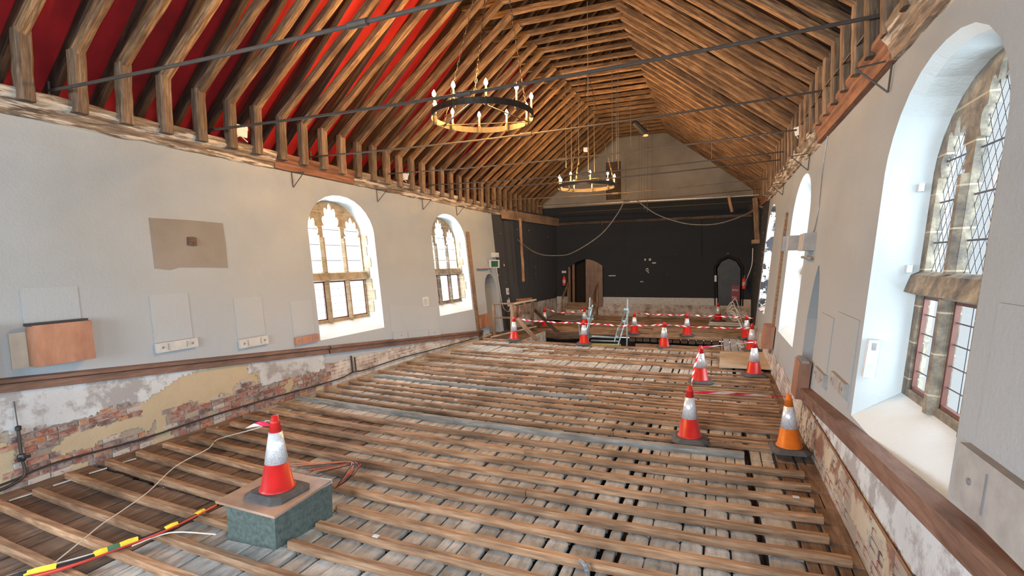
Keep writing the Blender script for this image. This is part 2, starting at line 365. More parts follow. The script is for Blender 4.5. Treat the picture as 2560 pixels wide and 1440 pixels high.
def cusp_light(yc, hw, zb, zs, h):        # cinquefoil-headed light outline
    pts = [(yc - hw, zb), (yc + hw, zb), (yc + hw, zs)]
    lobes = 5; per = 4
    for k in range(lobes):
        for i in range(per + 1):
            a = (k + i / per) / lobes * math.pi; bul = math.sin(i / per * math.pi)
            r = .74 + .24 * bul
            pts.append((yc + hw * r * math.cos(a), zs + h * (r + (.06 if k == 2 else 0) * bul) * math.sin(a)))
    pts.append((yc - hw, zs)); return pts
wn = 0
def window(side, yc, stone_m, leads, lab=None, rev=None, far=False):
    global wn; wn += 1
    fn = LW if side == 'L' else RW
    root = bpy.data.objects.new(f'window_{wn}', None); col.objects.link(root); root['kind'] = 'structure'
    root.location = fn(yc, ZB, 0)
    A = arch(yc); Bs = arch(yc, 1.03, 1.2, 3.27, .74); C = arch(yc, 1.075, 1.0, 3.29, .76)
    splay(fn, A, Bs, 0, -.36, rev or M_reveal, 'reveal', root, mid=(C, -.10))
    splay(fn, Bs, A, -.44, -.54, stone_m, 'outer_jamb', root)
    if far: splay(fn, Bs, Bs, -.36, -.44, stone_m, 'jamb', root)
    if far: return root
    cs, hl = ([-.69, 0, .69], .29) if side == 'L' else ([-.645, 0, .645], .26)
    ups = [cusp_light(yc + c, hl, 2.36, 3.2 if c else 3.42, .46 if c else .52) for c in cs]
    lows = [[(yc + c - hl, 1.27), (yc + c + hl, 1.27), (yc + c + hl, 2.14), (yc + c - hl, 2.14)] for c in cs]
    MB().prism(Bs, fn, -.36, -.44, 0, ups + lows).build('stone_tracery', stone_m, root)
    m = MB()                                   # transom ledge and mullion rolls
    tr = [fn(yc + a, z, d) for a in (-1.03, 1.03) for z, d in ((2.17, -.26), (2.33, -.30), (2.36, -.36), (2.14, -.36))]
    m.add(tr, [(0, 1, 5, 4), (1, 2, 6, 5), (3, 0, 4, 7), (0, 3, 2, 1), (4, 5, 6, 7)]); m.build('transom', stone_m, root)
    mp = ((-.07, -.361), (-.025, -.30), (.025, -.30), (.07, -.361)) if side == 'L' else ((-.06, -.361), (-.03, -.31), (.03, -.31), (.06, -.361))
    for c in (cs[0] / 2, cs[2] / 2):
        m = MB()
        for z0, z1 in ((1.2, 2.15), (2.35, 3.15)):
            vs = [fn(yc + c + a, z, d) for z in (z0, z1) for a, d in mp]
            m.add(vs, [(0, 1, 5, 4), (1, 2, 6, 5), (2, 3, 7, 6)])
        m.build('mullion', stone_m, root)
    for c, up, lo in zip(cs, ups, lows):
        g = MB(); z1 = 3.8 if c else 4.0
        g.quad(fn(yc + c - .3, 2.3, -.415), fn(yc + c + .3, 2.3, -.415), fn(yc + c + .3, z1, -.415), fn(yc + c - .3, z1, -.415))
        g.quad(fn(yc + c - .3, 1.2, -.415), fn(yc + c + .3, 1.2, -.415), fn(yc + c + .3, 2.2, -.415), fn(yc + c - .3, 2.2, -.415))
        gp = g.build('glass_pane', M_glassR if leads else M_glass, root)
        fr = MB(); a, b, z0, zt = yc + c - hl, yc + c + hl, 1.27, 2.14; t = .03
        for q in ((a, a + t, z0, zt), (b - t, b, z0, zt), (a, b, z0, z0 + t), (a, b, zt - t, zt)):
            fr.prism([(q[0], q[2]), (q[1], q[2]), (q[1], q[3]), (q[0], q[3])], fn, -.385, -.42)
        fr.build('casement_frame', M_casement, root)
        l = MB(); r = .0035 if leads else .002
        for k in range(1, 5): l.tube([fn(a, z0 + k * .174, -.41), fn(b, z0 + k * .174, -.41)], r * 1.7, 4)
        for k in ((1, 2) if not leads else (1,)): l.tube([fn(a + (b - a) * k / (3 if not leads else 2), z0, -.41), fn(a + (b - a) * k / (3 if not leads else 2), zt, -.41)], r * 1.3, 4)
        zz = 3.3 if c else 3.55
        for k in range(3): l.tube([fn(a, 2.62 + k * .36, -.405), fn(b, 2.62 + k * .36, -.405)], .008, 4)
        if leads:
            for s in (1, -1):
                k = -6
                while k < 12:
                    z0_ = 2.36 + k * .18; p = (a, z0_) if s > 0 else (b, z0_); q = (b, z0_ + .9) if s > 0 else (a, z0_ + .9)
                    t0 = max(0, (2.36 - p[1]) / .9); t1 = min(1, (z1 - .05 - p[1]) / .9)
                    if t1 > t0:
                        P = lambda t: fn(p[0] + (q[0] - p[0]) * t, p[1] + .9 * t, -.412)
                        l.tube([P(t0), P(t1)], r, 4)
                    k += 1
        l.build('window_leading', M_lead, root)
    return root
for y in LWIN: wq = window('L', y, M_stone if y < 12 else M_stoneR, False, far=(y < 2))
for y in RWIN: window('R', y, M_stoneR if y < 8 else M_stone, y < 8, far=(y < 2), rev=M_flake if y > 15 else None)
# dressed stones showing in the jambs of the two left windows
for wo in [o for o in col.objects if o.name in ('window_3', 'window_4')]:
    yc = LWIN[2] if wo.name == 'window_3' else LWIN[3]
    for k, (z, h, dep) in enumerate(((3.0, .24, .16), (2.72, .25, .12), (2.45, .25, .2), (2.18, .25, .13), (1.9, .26, .17), (1.62, .26, .22), (1.32, .28, .15))):
        m = MB(); e = .004; d0, d1 = -.355, -.355 + dep
        yy = lambda d, zz: yc + 1.03 + .07 * (1 + d / .36) - e * 2
        vs = [LW(yy(d, zz) - o, zz, d) for d in (d0, d1) for zz in (z, z + h) for o in (0.002, .014)]
        m.add(vs, [(1, 3, 7, 5), (0, 1, 5, 4), (2, 3, 7, 6), (4, 5, 7, 6)]); m.build('quoin_stone', M_stone, wo)

# far (stage) end of the side walls, back wall
def sheet(name, fn, y0, y1, z0, z1, mat, ny=8, parent=None, kind='structure'):
    m = MB()
    for i in range(ny):
        a, b = y0 + (y1 - y0) * i / ny, y0 + (y1 - y0) * (i + 1) / ny
        m.quad(fn(a, z0, 0), fn(b, z0, 0), fn(b, z1, 0), fn(a, z1, 0)); m.quad(fn(a, z0, -.6), fn(b, z0, -.6), fn(b, z1, -.6), fn(a, z1, -.6))
    o = m.build(name, mat, parent, fixn=False)
    if kind and parent is None: o['kind'] = kind
    return o
sheet('wall_left', lambda y, z, o: LW(y, z, o), 17.75, 18.6, -.8, 4.75, M_blackL, 3)
stepL = lambda y, z, o: LW(y, z, o + .0) + V((-.18 if y < 19 else -.18 * (1 - min(1, (y - 19) / .3)), 0, 0))
sheet('wall_left', stepL, 18.6, 24.1, .72, 4.75, M_blackL, 12)
sheet('wall_left', stepL, 18.6, 24.1, -.8, .72, M_brickwall, 12)
MB().quad(LW(18.6, -.8), LW(18.6, 4.7), stepL(18.6, 4.7, 0), stepL(18.6, -.8, 0)).build('trim_1', M_blackp, kind='structure')
sheet('wall_right', lambda y, z, o: RW(y, z, o), 18.2, 24.1, -.8, 4.75, M_blackR, 8)
YB = 24.0
LDB = [(-6.78, .5), (-5.05, .5), (-5.05, 2.25), (-5.45, 2.5), (-5.9, 2.64), (-6.35, 2.5), (-6.78, 2.2)]
RDB = [(.06, .45), (1.04, .45), (1.04, 2.15), (.84, 2.45), (.52, 2.6), (.2, 2.45), (.0, 2.15)]
BF = lambda x, z, d: V((x, YB - d, z))
def bw(name, poly, holes, mat, depth=.6):
    m = MB().prism(poly, BF, 0, -depth, 0, holes); o = m.build(name, mat); o['kind'] = 'structure'; return o
bw('wall_back', [(-8.3, .78), (-6.78, .78), (-6.78, 2.2), (-6.35, 2.5), (-5.9, 2.64), (-5.45, 2.5), (-5.05, 2.25), (-5.05, .78), (.06, .78), (0, 2.15), (.2, 2.45), (.52, 2.6), (.84, 2.45), (1.04, 2.15), (1.04, .72), (2.2, .72), (2.2, 5.2), (-8.3, 5.2)], [], M_black)
bw('wall_back', [(-9, 5.2), (2.6, 5.2), (2.6, 5.4), (-2.9, 10.6), (-3.5, 10.6), (-9, 5.4)], [[(-4.88, 5.4), (-4.07, 5.4), (-4.07, 7.2), (-4.88, 7.2)]], M_gable)
bw('wall_back', [(-8.3, -.6), (2.2, -.6), (2.2, .45), (1.04, .45), (.06, .45), (-8.3, .45)], [], M_brickwall)
m = MB().box((-7.45, YB - .03, .45), (-6.78, YB + .3, .78)).box((-5.05, YB - .03, .45), (.06, YB + .3, .78)); m.build('trim_2', M_whitesheet, kind='structure')
MB().box((1.04, YB - .03, .30), (1.6, YB + .3, .74)).build('trim_3', M_paleboard, kind='structure')
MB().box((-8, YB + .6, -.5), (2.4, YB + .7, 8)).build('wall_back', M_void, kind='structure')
MB().box((-4.88, YB + .25, 5.4), (-4.07, YB + .3, 7.2)).build('wall_back', M_darkwood, kind='structure')
m = MB().box((-4.16, YB - .06, 5.2), (-3.95, YB, 7.3)).box((-3.3, YB - .03, 5.2), (-2.95, YB, 8.2)).box((-5.0, YB - .04, 5.3), (-4.07, YB, 5.42)); m.build('trim_4', M_gable, kind='structure')
MB().box((-4.0, YB - .05, 1.86 + .8), (-.6, YB, 4.35)).build('trim_5', M_black, kind='structure')
m = MB().box((-7.3, YB - .12, 4.32), (1.5, YB, 4.44)); m.build('trim_6', M_darkwood, kind='structure')
# rear wall behind the viewer; its unseen window is added for fill light
m = MB().prism([(-10, -.6), (3.5, -.6), (3.5, 5), (-3.2, 11.2), (-10, 5)], lambda x, z, d: V((x, -8 - d, z)), 0, .6, 0, [[(-5.4, 1.2), (-1.0, 1.2), (-1.0, 5.4), (-5.4, 5.4)]])
m.build('wall_rear', M_plaster, kind='structure')

# small left doorway: reveal and inner passage
dr = bpy.data.objects.new('door_1', None); col.objects.link(dr); dr['kind'] = 'structure'; dr.location = LW(16.95, 0)
splay(LW, LDOOR, arch(16.95, .42, -.2, 1.52, .5, 8), 0, -.5, M_plasterR, 'reveal', dr)
MB().prism(arch(16.95, .44, -.2, 1.52, .52, 8), LW, -.5, -.56).build('backing', M_plasterR, dr)
m = MB(); m.prism([(16.95 - .42, -.1), (16.75, -.1), (16.75, 1.7), (16.95 - .42, 1.5)], LW, -.32, -.37); m.build('door_leaf', M_door, dr)
dr = bpy.data.objects.new('door_2', None); col.objects.link(dr); dr['kind'] = 'structure'; dr.location = RW(8.55, 0)
splay(RW, RDOOR, lancet(8.55, .40, -.2, 1.55, .8), 0, -.3, M_plasterR, 'reveal', dr)
MB().prism(lancet(8.55, .42, -.2, 1.55, .82), RW, -.3, -.35).build('blocked_panel', M_plasterR, dr)

# stage door (open leaf), right black door
dr = bpy.data.objects.new('door_3', None); col.objects.link(dr); dr['kind'] = 'structure'; dr.location = (-5.9, YB, .5)
for i in range(4):
    x0 = -5.88 + i * .205
    top = 2.62 - .34 * (max(0, (i * .205 + .1) / .82)) ** 2
    MB().prism([(x0, .32), (x0 + .2, .32), (x0 + .2, 2.62 - .34 * ((i + 1) / 4) ** 2), (x0, 2.62 - .34 * (i / 4) ** 2)], lambda x, z, d: V((x, YB - .02 - d + .06 * (x + 5.88), z)), 0.04, .10).build('plank', M_door, dr)
MB().bar((-6.72, YB - .02, .5), (-6.72, YB - .02, 2.25), .1, .08).bar((-6.55, YB + .1, .5), (-6.55, YB + .1, 2.4), .12, .05).build('door_frame', M_door, dr)
dr = bpy.data.objects.new('door_4', None); col.objects.link(dr); dr['kind'] = 'structure'; dr.location = (.52, YB, .5)
MB().prism([(.1, .45), (1.0, .45), (1.0, 2.1), (.82, 2.4), (.52, 2.54), (.22, 2.4), (.06, 2.1)], BF, -.12, -.2).build('door_leaf', M_doorblack, dr)
fr = [(-.03, .45), (-.08, 2.15), (.14, 2.5), (.52, 2.66), (.9, 2.5), (1.09, 2.15), (1.09, .45)]
MB().tube([(x, YB - .02, z) for x, z in fr], .035, 6).build('door_frame', M_void, dr)

# ------------------------------------------------------------------ roof
ceil = bpy.data.objects.new('ceiling', None); col.objects.link(ceil); ceil['kind'] = 'structure'; ceil.location = (-3.22, 8, 9)
XE, ZE, XC, ZR = 5.75, 4.55, -3.22, 10.25
def slope_plane(sgn, mat, name, rg=((0, 1, -8, 24.2),)):
    m = MB(); dx = .12
    a0 = V((XC + sgn * (XE + .25), 0, ZE + .06)); b0 = V((XC, 0, ZR + .36))
    for (f0, f1, ya, yb) in rg:
        a, b = a0.lerp(b0, f0), a0.lerp(b0, f1)
        for off in (0, .08):
            o = V((0, 0, off)); m.quad(a + V((0, ya, 0)) + o, b + V((0, ya, 0)) + o, b + V((0, yb, 0)) + o, a + V((0, yb, 0)) + o)
    return m.build(name, mat, ceil, fixn=False)
slope_plane(-1, M_red, 'roof_membrane', ((0, .62, -8, 17),)); slope_plane(-1, M_roofboard, 'roof_boarding', ((.62, 1, -8, 24.2), (0, .62, 17, 24.2))); slope_plane(1, M_roofboard, 'roof_boarding')
bm_cache = {}
def beam_mesh(L, wd, ht, seed, j=.008, nseg=8):
    key = (round(L, 2), wd, ht, seed, j)
    if key in bm_cache: return bm_cache[key]
    rnd = random.Random(seed * 91 + int(L * 10)); m = MB(); c = .16 * min(wd, ht)
    prof = [(-wd / 2 + c, -ht / 2), (wd / 2 - c, -ht / 2), (wd / 2, -ht / 2 + c), (wd / 2, ht / 2 - c), (wd / 2 - c, ht / 2), (-wd / 2 + c, ht / 2), (-wd / 2, ht / 2 - c), (-wd / 2, -ht / 2 + c)]
    vs = []
    for i in range(nseg + 1):
        oy, oz = rnd.uniform(-j, j) * 1.5, rnd.uniform(-j, j)
        for a, b in prof: vs.append((L * i / nseg, a + oy + rnd.uniform(-j, j) * .5, b + oz + rnd.uniform(-j, j) * .5))
    fs = [(i * 8 + k, i * 8 + (k + 1) % 8, (i + 1) * 8 + (k + 1) % 8, (i + 1) * 8 + k) for i in range(nseg) for k in range(8)]
    fs += [tuple(range(8))[::-1], tuple(nseg * 8 + k for k in range(8))]
    m.add(vs, fs); bm_cache[key] = m.mesh('beam'); return bm_cache[key]
def beam(name, p, q, wd, ht, mat, parent=None, seed=0, j=.008, nseg=8, up=(0, 0, 1), **kw):
    p, q = V(p), V(q); L = (q - p).length
    me = beam_mesh(L, wd, ht, (seed, mat.name) if False else seed, j, nseg)
    if me.materials and me.materials[0] != mat: me = me.copy(); me.materials.clear()
    o = link(name, me, mat, None, **kw)
    x = (q - p).normalized(); y = V(up).cross(x)
    if y.length < 1e-4: y = V((0, 1, 0))
    y.normalize(); z = x.cross(y)
    mw = Matrix((x, y, z)).transposed().to_4x4(); mw.translation = p
    if parent is not None: o.parent = parent; o.matrix_parent_inverse = Matrix.Translation(-parent.location)
    o.matrix_basis = mw
    return o
ks = list(range(-7, 36)); rr = random.Random(3)
for k in ks:
    y = 3.58 + .565 * k + rr.uniform(-.02, .02); sd = k % 5
    for sgn, xk, xa in ((-1, -4.40, -7.96), (1, -2.04, 1.53)):
        jz = rr.uniform(-.03, .03)
        beam('brace', (xa, y, 5.42 + jz), (xk, y, 8.22 + jz), .12, .15, M_rafter, ceil, sd, .008)
        beam('rafter', (XC + sgn * XE, y + .02, ZE + .1), (XC + sgn * .05, y + .02, ZR + .1), .12, .18, M_outer, ceil, sd + 5, .008)
        beam('ashlar_post', (xa, y, 4.6), (xa, y, 5.45 + jz), .17 if sgn < 0 else .14, .17, M_ashlar, ceil, sd, .005, 5, up=(1, 0, 0))
    beam('collar', (-5.35, y, 8.26), (-1.1, y, 8.24), .11, .13, M_rafter, ceil, sd + 3, .007)
    m_ = None
for sgn in (-1, 1):     # wall plates behind the posts, longitudinal
    for (a, b) in ((-7, 1), (1.05, 8), (8.05, 15), (15.05, 24)):
        beam('wall_plate', (XC + sgn * 5.4, a, 4.58), (XC + sgn * 5.4, b, 4.58), .9, .1, M_darkwood, ceil, 2, .01, 12)
# moulded cornices, in the lengths the photo shows
def cornice(name, side, y0, y1, mat, lab, z0=None):
    fn = LW if side == 'L' else RW; m = MB()
    prof = [(0, -.02), (.05, 0), (.05, .07), (.09, .1), (.09, .15), (.15, .2), (.17, .3), (.1, .33), (0, .33)] if mat == M_cornice else [(0, -.01), (.07, 0), (.07, .12), (.1, .15), (.1, .2), (.15, .25), (.15, .31), (0, .33)]
    n = max(2, int((y1 - y0) / .22)); rnd = random.Random(int(y0 * 7)); vs = []
    jj = .014 if mat == M_cornice else .003
    for i in range(n + 1):
        y = y0 + (y1 - y0) * i / n
        zb = 4.44 if side == 'L' else 4.40
        for d, z in prof: vs.append(fn(y, zb + z + rnd.uniform(-jj, jj), d + rnd.uniform(-jj, jj) * (d > 0)))
    q = len(prof); fs = [(i * q + k, i * q + k + 1, (i + 1) * q + k + 1, (i + 1) * q + k) for i in range(n) for k in range(q - 1)]
    fs += [tuple(range(q)), tuple(n * q + k for k in range(q))]
    m.add(vs, fs); o = m.build(name, mat); return tag(o, lab, 'cornice')
cornice('cornice_beam', 'L', -6, 7.42, M_cornice, 'long weathered grey and brown cornice beam nearest on the left wall')
cornice('cornice_beam', 'L', 7.43, 9.75, M_cornice_new, 'red-brown replacement cornice length left of the first left window')
cornice('cornice_beam', 'L', 9.76, 18.5, M_cornice, 'pale flaking cornice beam above the two left windows')
o = MB().prism([(18.5, 4.28), (24, 4.28), (24, 4.66), (18.5, 4.66)], lambda y, z, d: LW(y, z, d + .06), 0, .07).build('cornice_board', M_stagewood)
tag(o, 'brown cornice board over the black wall at the stage end', 'cornice')
cornice('cornice_beam', 'R', -6, 5.95, M_cornice, 'pale weathered cornice beam nearest above the large right window')
cornice('cornice_beam', 'R', 5.96, 9.7, M_cornice_new, 'red-brown replacement cornice length on the right wall')
cornice('cornice_beam', 'R', 9.71, 18.5, M_cornice, 'crumbling pale cornice beam at the far end of the right wall')
cornice('cornice_beam', 'R', 18.5, 24, M_cornice_new, 'dark cornice beam over the stage end of the right wall')

# ------------------------------------------------------------------ floor: boards, battens, pit
floor = bpy.data.objects.new('floor', None); col.objects.link(floor); floor['kind'] = 'structure'; floor.location = (-3.2, 8, 0)
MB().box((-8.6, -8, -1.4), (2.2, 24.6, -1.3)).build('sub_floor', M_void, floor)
MB().box((-8.6, -8, -.30), (2.2, 2.0, -.24)).build('under_boarding', M_board_dark, floor)
BY = [1.5, 1.87, 2.24, 2.60, 2.93, 3.31, 3.64, 3.99, 4.34, 4.68, 5.02, 5.38, 5.74, 6.11, 6.47, 6.93, 7.24, 7.59, 7.98, 8.30, 8.62, 9.02, 9.38, 9.80, 10.15, 10.53, 11.15, 11.51, 12.52, 13.9, 14.75]
rb = random.Random(11)
def bow(x, y):      # the old floor and its battens bow towards the viewer in mid-hall
    return (.0086 if x < -1.5 else .016) * (x + 1.5) ** 2 * (.65 if y < 3.5 else 1)
def batten(y, x0, x1, mat=M_batten, z=0., w_=.078, h_=.068, skew=0., **kw):
    if y > 7 and w_ == .078: w_, h_, z = .07, .055, z - .008
    n = max(3, int((x1 - x0) / .45)); m = MB(); vs = []; c = .008; q = random.Random(rb.random())
    prof = [(-w_ / 2, -h_), (w_ / 2, -h_), (w_ / 2, -c), (w_ / 2 - c, 0), (-w_ / 2 + c, 0), (-w_ / 2, -c)]
    for i_ in range(n + 1):
        x_ = x0 + (x1 - x0) * i_ / n; oy = bow(x_, y) + skew * (2 * i_ / n - 1) + q.uniform(-.004, .004); oz = q.uniform(-.003, .003)
        vs += [(x_ - x0, a + oy + q.uniform(-.0015, .0015), b + oz) for a, b in prof]
    fs = [(i_ * 6 + k, i_ * 6 + (k + 1) % 6, (i_ + 1) * 6 + (k + 1) % 6, (i_ + 1) * 6 + k) for i_ in range(n) for k in range(6)] + [tuple(range(6))[::-1], tuple(n * 6 + k for k in range(6))]
    o = m.add(vs, fs).build('floor_batten', mat, floor); o.matrix_basis = Matrix.Translation((x0, y, z)); return o
for i, y in enumerate(BY):
    xl = -7.32 + rb.uniform(-.12, .1); xr = 1.0 + rb.uniform(-.08, .06)
    if i == 15: batten(y, xl, -3.9, M_batten_grey, .01, .085, .1); batten(y + .01, -3.9, .35, M_batten_grey, .005, .085, .1); continue
    if y in (3.31, 3.64): batten(y, -3.60, xr); batten(y, xl, -4.33); continue
    if y == 3.99: batten(y, -3.66, xr); batten(y, xl, -4.05); continue
    if y in (2.6, 2.93): batten(y, xl, xr); continue
    if i in (21, 23): batten(y, xl, -2.2, M_batten_grey if i == 21 else M_batten); batten(y + .02, -2.2, xr); continue
    if y > 12: batten(y, xl + .2, xr - (.9 if y < 14.5 else 0)); continue
    s = rb.uniform(-2.5, -.5) if i % 3 == 1 else None
    if s: batten(y, xl, s, skew=rb.uniform(-.01, .02)); batten(y + .01, s + .003, xr)
    else: batten(y, xl, xr, skew=rb.uniform(-.015, .02))
for y, a, b in ((7.42, -.3, 1.0), (8.14, -1.6, 1.0), (8.46, -.7, .95), (8.82, -1.9, 1.0), (9.2, -1.2, 1.0), (9.6, -1.0, 1.0), (9.98, -.4, .95), (10.33, -1.4, 1.0), (10.8, -1.2, 1.0), (11.3, -.9, 1.05), (11.9, -.4, 1.05),
                (12.15, -7, -4.4), (12.85, -4.5, -.2), (13.35, -5.2, -.9), (13.6, -4.3, .3), (12.3, -1.2, 1.0)):
    batten(y, a, b, w_=.05, h_=.035, z=0 if y < 11 else -.035)
cells = []
cols_ = []; x = -7.62; rc = random.Random(5)
while x < 1.1:
    wd = rc.choice([.16, .2, .22, .25, .27, .3, .18]); g = rc.choice([.01, .016, .024, .034, .016, .055 if x > -3.5 else .02])
    cols_.append([x, min(x + wd, 1.16), g]); x += wd + g
cols_ = [c for c in cols_ if c[0] < -1.5 and c[1] < -1.42] + [[a, b, 0] for a, b in ((-1.42, -1.23), (-1.19, -.965), (-.91, -.81), (-.77, -.57), (-.555, -.30), (-.285, -.10), (-.085, .12), (.135, .36), (.43, .70), (.73, .93), (.95, 1.16))]
def board_mesh(wd, ln, rad, th=.05, seed=0):
    r_ = random.Random(seed); pts = [(-wd / 2, -ln / 2), (wd / 2, -ln / 2)]
    for k in range(4):
        a = k / 3 * math.pi / 2; pts.append((wd / 2 - rad + rad * math.cos(a), ln / 2 - rad + rad * math.sin(a)))
    for k in range(4):
        a = math.pi / 2 + k / 3 * math.pi / 2; pts.append((-wd / 2 + rad + rad * math.cos(a), ln / 2 - rad + rad * math.sin(a)))
    pts = [(a + r_.uniform(-.005, .005), b + r_.uniform(-.005, .005)) for a, b in pts]
    n = len(pts); s_ = lambda p, k: (p[0] * k, p[1] * k)
    vs = [(a, b, -th) for a, b in pts] + [(a, b, -.010) for a, b in pts] + [(*s_(p, .9), 0) for p in pts]
    fs = [(l * n + k, l * n + (k + 1) % n, (l + 1) * n + (k + 1) % n, (l + 1) * n + k) for l in (0, 1) for k in range(n)] + [tuple(2 * n + k for k in range(n))]
    return vs, fs
bmesh_cache = {}
stuff = {0: MB(), 1: MB()}; nobj = 0
BYs = BY
for i in range(1, len(BYs) - 1):
    y0, y1 = BYs[i], BYs[i + 1]
    for ci, (a, b, g) in enumerate(cols_):
        xc = (a + b) / 2 + nz(ci * 3.1, i * .15) * .02; yc = (y0 + y1) / 2 + bow((a + b) / 2, y0)
        if y0 > 12.6 and False: continue
        drk = (xc < -4.9 - .5 * nz(yc, 3.) and yc < 6.5) or xc > .72 or (xc > .2 and yc < 12 and nz(xc, yc, 4, .9) > .1 and yc > 7)
        zt = -.072 + nz(ci * 1.7, i * .6, 2) * .018; rad = .055 if not drk else .02
        wd = b - a; ln = (y1 - y0) + .015
        split = rc.random() < .22 and wd > .2
        parts = [(xc - wd * .27, wd * .44), (xc + wd * .24, wd * .5)] if split else [(xc, wd)]
        for px, pw in parts:
            if nobj < 300 and 2.2 < yc and i < 14:
                pwq = round(pw, 2); lq = round(ln, 2); key = (pwq, lq, drk, (ci + i) % 2)
                if key not in bmesh_cache:
                    vs, fs = board_mesh(pwq, lq, min(rad, pwq * .4), seed=len(bmesh_cache)); bmesh_cache[key] = MB().add(vs, fs).mesh('floor_board')
                o = link('floor_board', bmesh_cache[key], M_board_dark if drk else M_board, floor)
                o.location = (px, yc, zt); o.rotation_euler = (rc.uniform(-.01, .01), rc.uniform(-.03, .03), rc.uniform(-.02, .02)); nobj += 1
            else:
                vs, fs = board_mesh(pw, ln, min(rad, pw * .4), seed=i * 40 + ci)
                stuff[1 if drk else 0].add([(x_ + px, y_ + yc, z_ + zt) for x_, y_, z_ in vs], fs)
for k, mt in ((0, M_board), (1, M_board_dark)):
    m_ = stuff[k].mesh('floor_boards'); 
    o = link('floor_boards', m_, mt, floor); o['kind'] = 'stuff'
# joists under the gaps
for x in (-6.8, -5.6, -4.4, -3.2, -2.0, -.8, .3): beam('joist', (x, 1.5, -.25), (x, 14.8, -.25), .25, .2, M_darkwood, floor, 1, .01, 10)
# small blocks and offcuts on the boards
for (u, v) in ((1325, 872), (1372, 882), (1420, 886), (1600, 905), (1650, 858), (1770, 868)):
    p = at_z(u, v, -.04); beam('timber_block', p, p + V((.12, .05, 0)), .07, .06, M_batten, floor, 1, .004, 3)

# pit at the stage edge
pit = bpy.data.objects.new('floor_pit', None); col.objects.link(pit); pit['kind'] = 'structure'; pit.location = (-3, 16.5, -.3)
beam('pit_edge_beam', (-6.5, 17.95, -.26), (-4.3, 17.95, -.24), .25, .26, M_darkwood, pit, 4, .03, 8)
beam('pit_edge_beam', (-2.9, 17.9, -.15), (.2, 17.9, -.15), .2, .11, M_stagewood, pit, 1)
for i in range(12):
    x = -2.75 + i * .25; beam('plank_end', (x, 17.86, -.28), (x, 18.6, -.28), .22, .13, M_darkwood, pit, i % 4, .008, 3)
beam('pit_side_board', (-2.6, 17.7, -.53), (.15, 17.7, -.53), .06, .28, M_stagewood, pit, 2)
beam('pit_rail', (-6.3, 17.6, -.48), (-3.9, 17.6, -.48), .06, .05, M_darkwood, pit, 3)
for x in (-5.9, -5.45, -5.0, -4.55, -4.1): beam('pit_stud', (x, 17.6, -1.2), (x, 17.6, -.5), .06, .06, M_darkwood, pit, 1, .004, 3)
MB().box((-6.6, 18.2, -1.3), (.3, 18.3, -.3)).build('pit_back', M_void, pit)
MB().box((-6.05, 15.0, -1.3), (-5.95, 17.9, -.12)).build('pit_side', M_brickwall, pit)
MB().box((.16, 15.0, -1.3), (.2, 17.9, -.12)).build('pit_side', M_stagewood, pit)
# floor round the pit
m = MB().box((-7.9, 14.8, -.2), (-6.05, 18.1, -.14)); m.build('side_boarding', M_board_dark, floor)
for i in range(5):
    x = .22 + i * .2; vs, fs = board_mesh(.185, 2.7, .03, seed=i); MB().add([(a + x + .09, b + 16.3, c - .08) for a, b, c in vs], fs).build('wide_board', M_board, floor)
# stage floor with close-set battens
MB().box((-7.9, 18.05, -.24), (1.5, 24, -.19)).build('stage_boarding', M_board_dark, floor)
i = 0; y = 18.05
while y < 23.9:
    yy = y; beam('stage_batten', (-6.4 + rb.uniform(-.3, .2), yy, -.15), (-2.2 + rb.uniform(-1, 1), yy, -.15), .075, .09, M_stagewood, floor, i % 5, .005, 6)
    beam('stage_batten', (-2.2, yy + .02, -.145), (1.15, yy + .02, -.145), .075, .10, M_stagewood, floor, (i + 2) % 5, .005, 6)
    y += .27; i += 1

# ------------------------------------------------------------------ lower wall surfaces: rail, patches and bricks
def rail(side, pts, mat, lab, proj=.09, h=.17, name='dado_rail'):
    fn = LW if side == 'L' else RW; m = MB(); prof = [(0, 0), (proj, -.015), (proj, -.055), (proj * .6, -.075), (proj * .6, -h), (0, -h)]
    vs = [fn(y, zt + z, d) for y, zt in pts for d, z in prof]; q = 6; n = len(pts) - 1
    fs = [(i * q + k, i * q + (k + 1) % q, (i + 1) * q + (k + 1) % q, (i + 1) * q + k) for i in range(n) for k in range(q)]
    fs += [tuple(range(q)), tuple(n * q + k for k in range(q))]
    m.add(vs, fs); return tag(m.build(name, mat), lab, 'rail')
zl = lambda y: 1.24 - .0868 * (y - 3.1)
zr = lambda y: 1.38 - .088 * y
rail('L', [(y, zl(y)) for y in (0, 2, 4, 6, 8.32)], M_dado, 'brown sloping wall rail along the left wall, near length')
rail('L', [(y, zl(y)) for y in (8.36, 10, 12, 14, 15.8)], M_dado, 'brown sloping wall rail on the left wall, far length below the windows')
rail('R', [(y, zr(y) + .0) for y in (0, 2, 4, 6, 8.5)], M_dado, 'wide brown sloping ledge along the right wall under the big window', .12, .2)
o = MB().bar(at_z(1975, 985, .12), at_z(1921, 862, .14), .03, .2).build('loose_rail', M_dado); tag(o, 'loose length of brown rail lying along the right wall edge', 'rail')
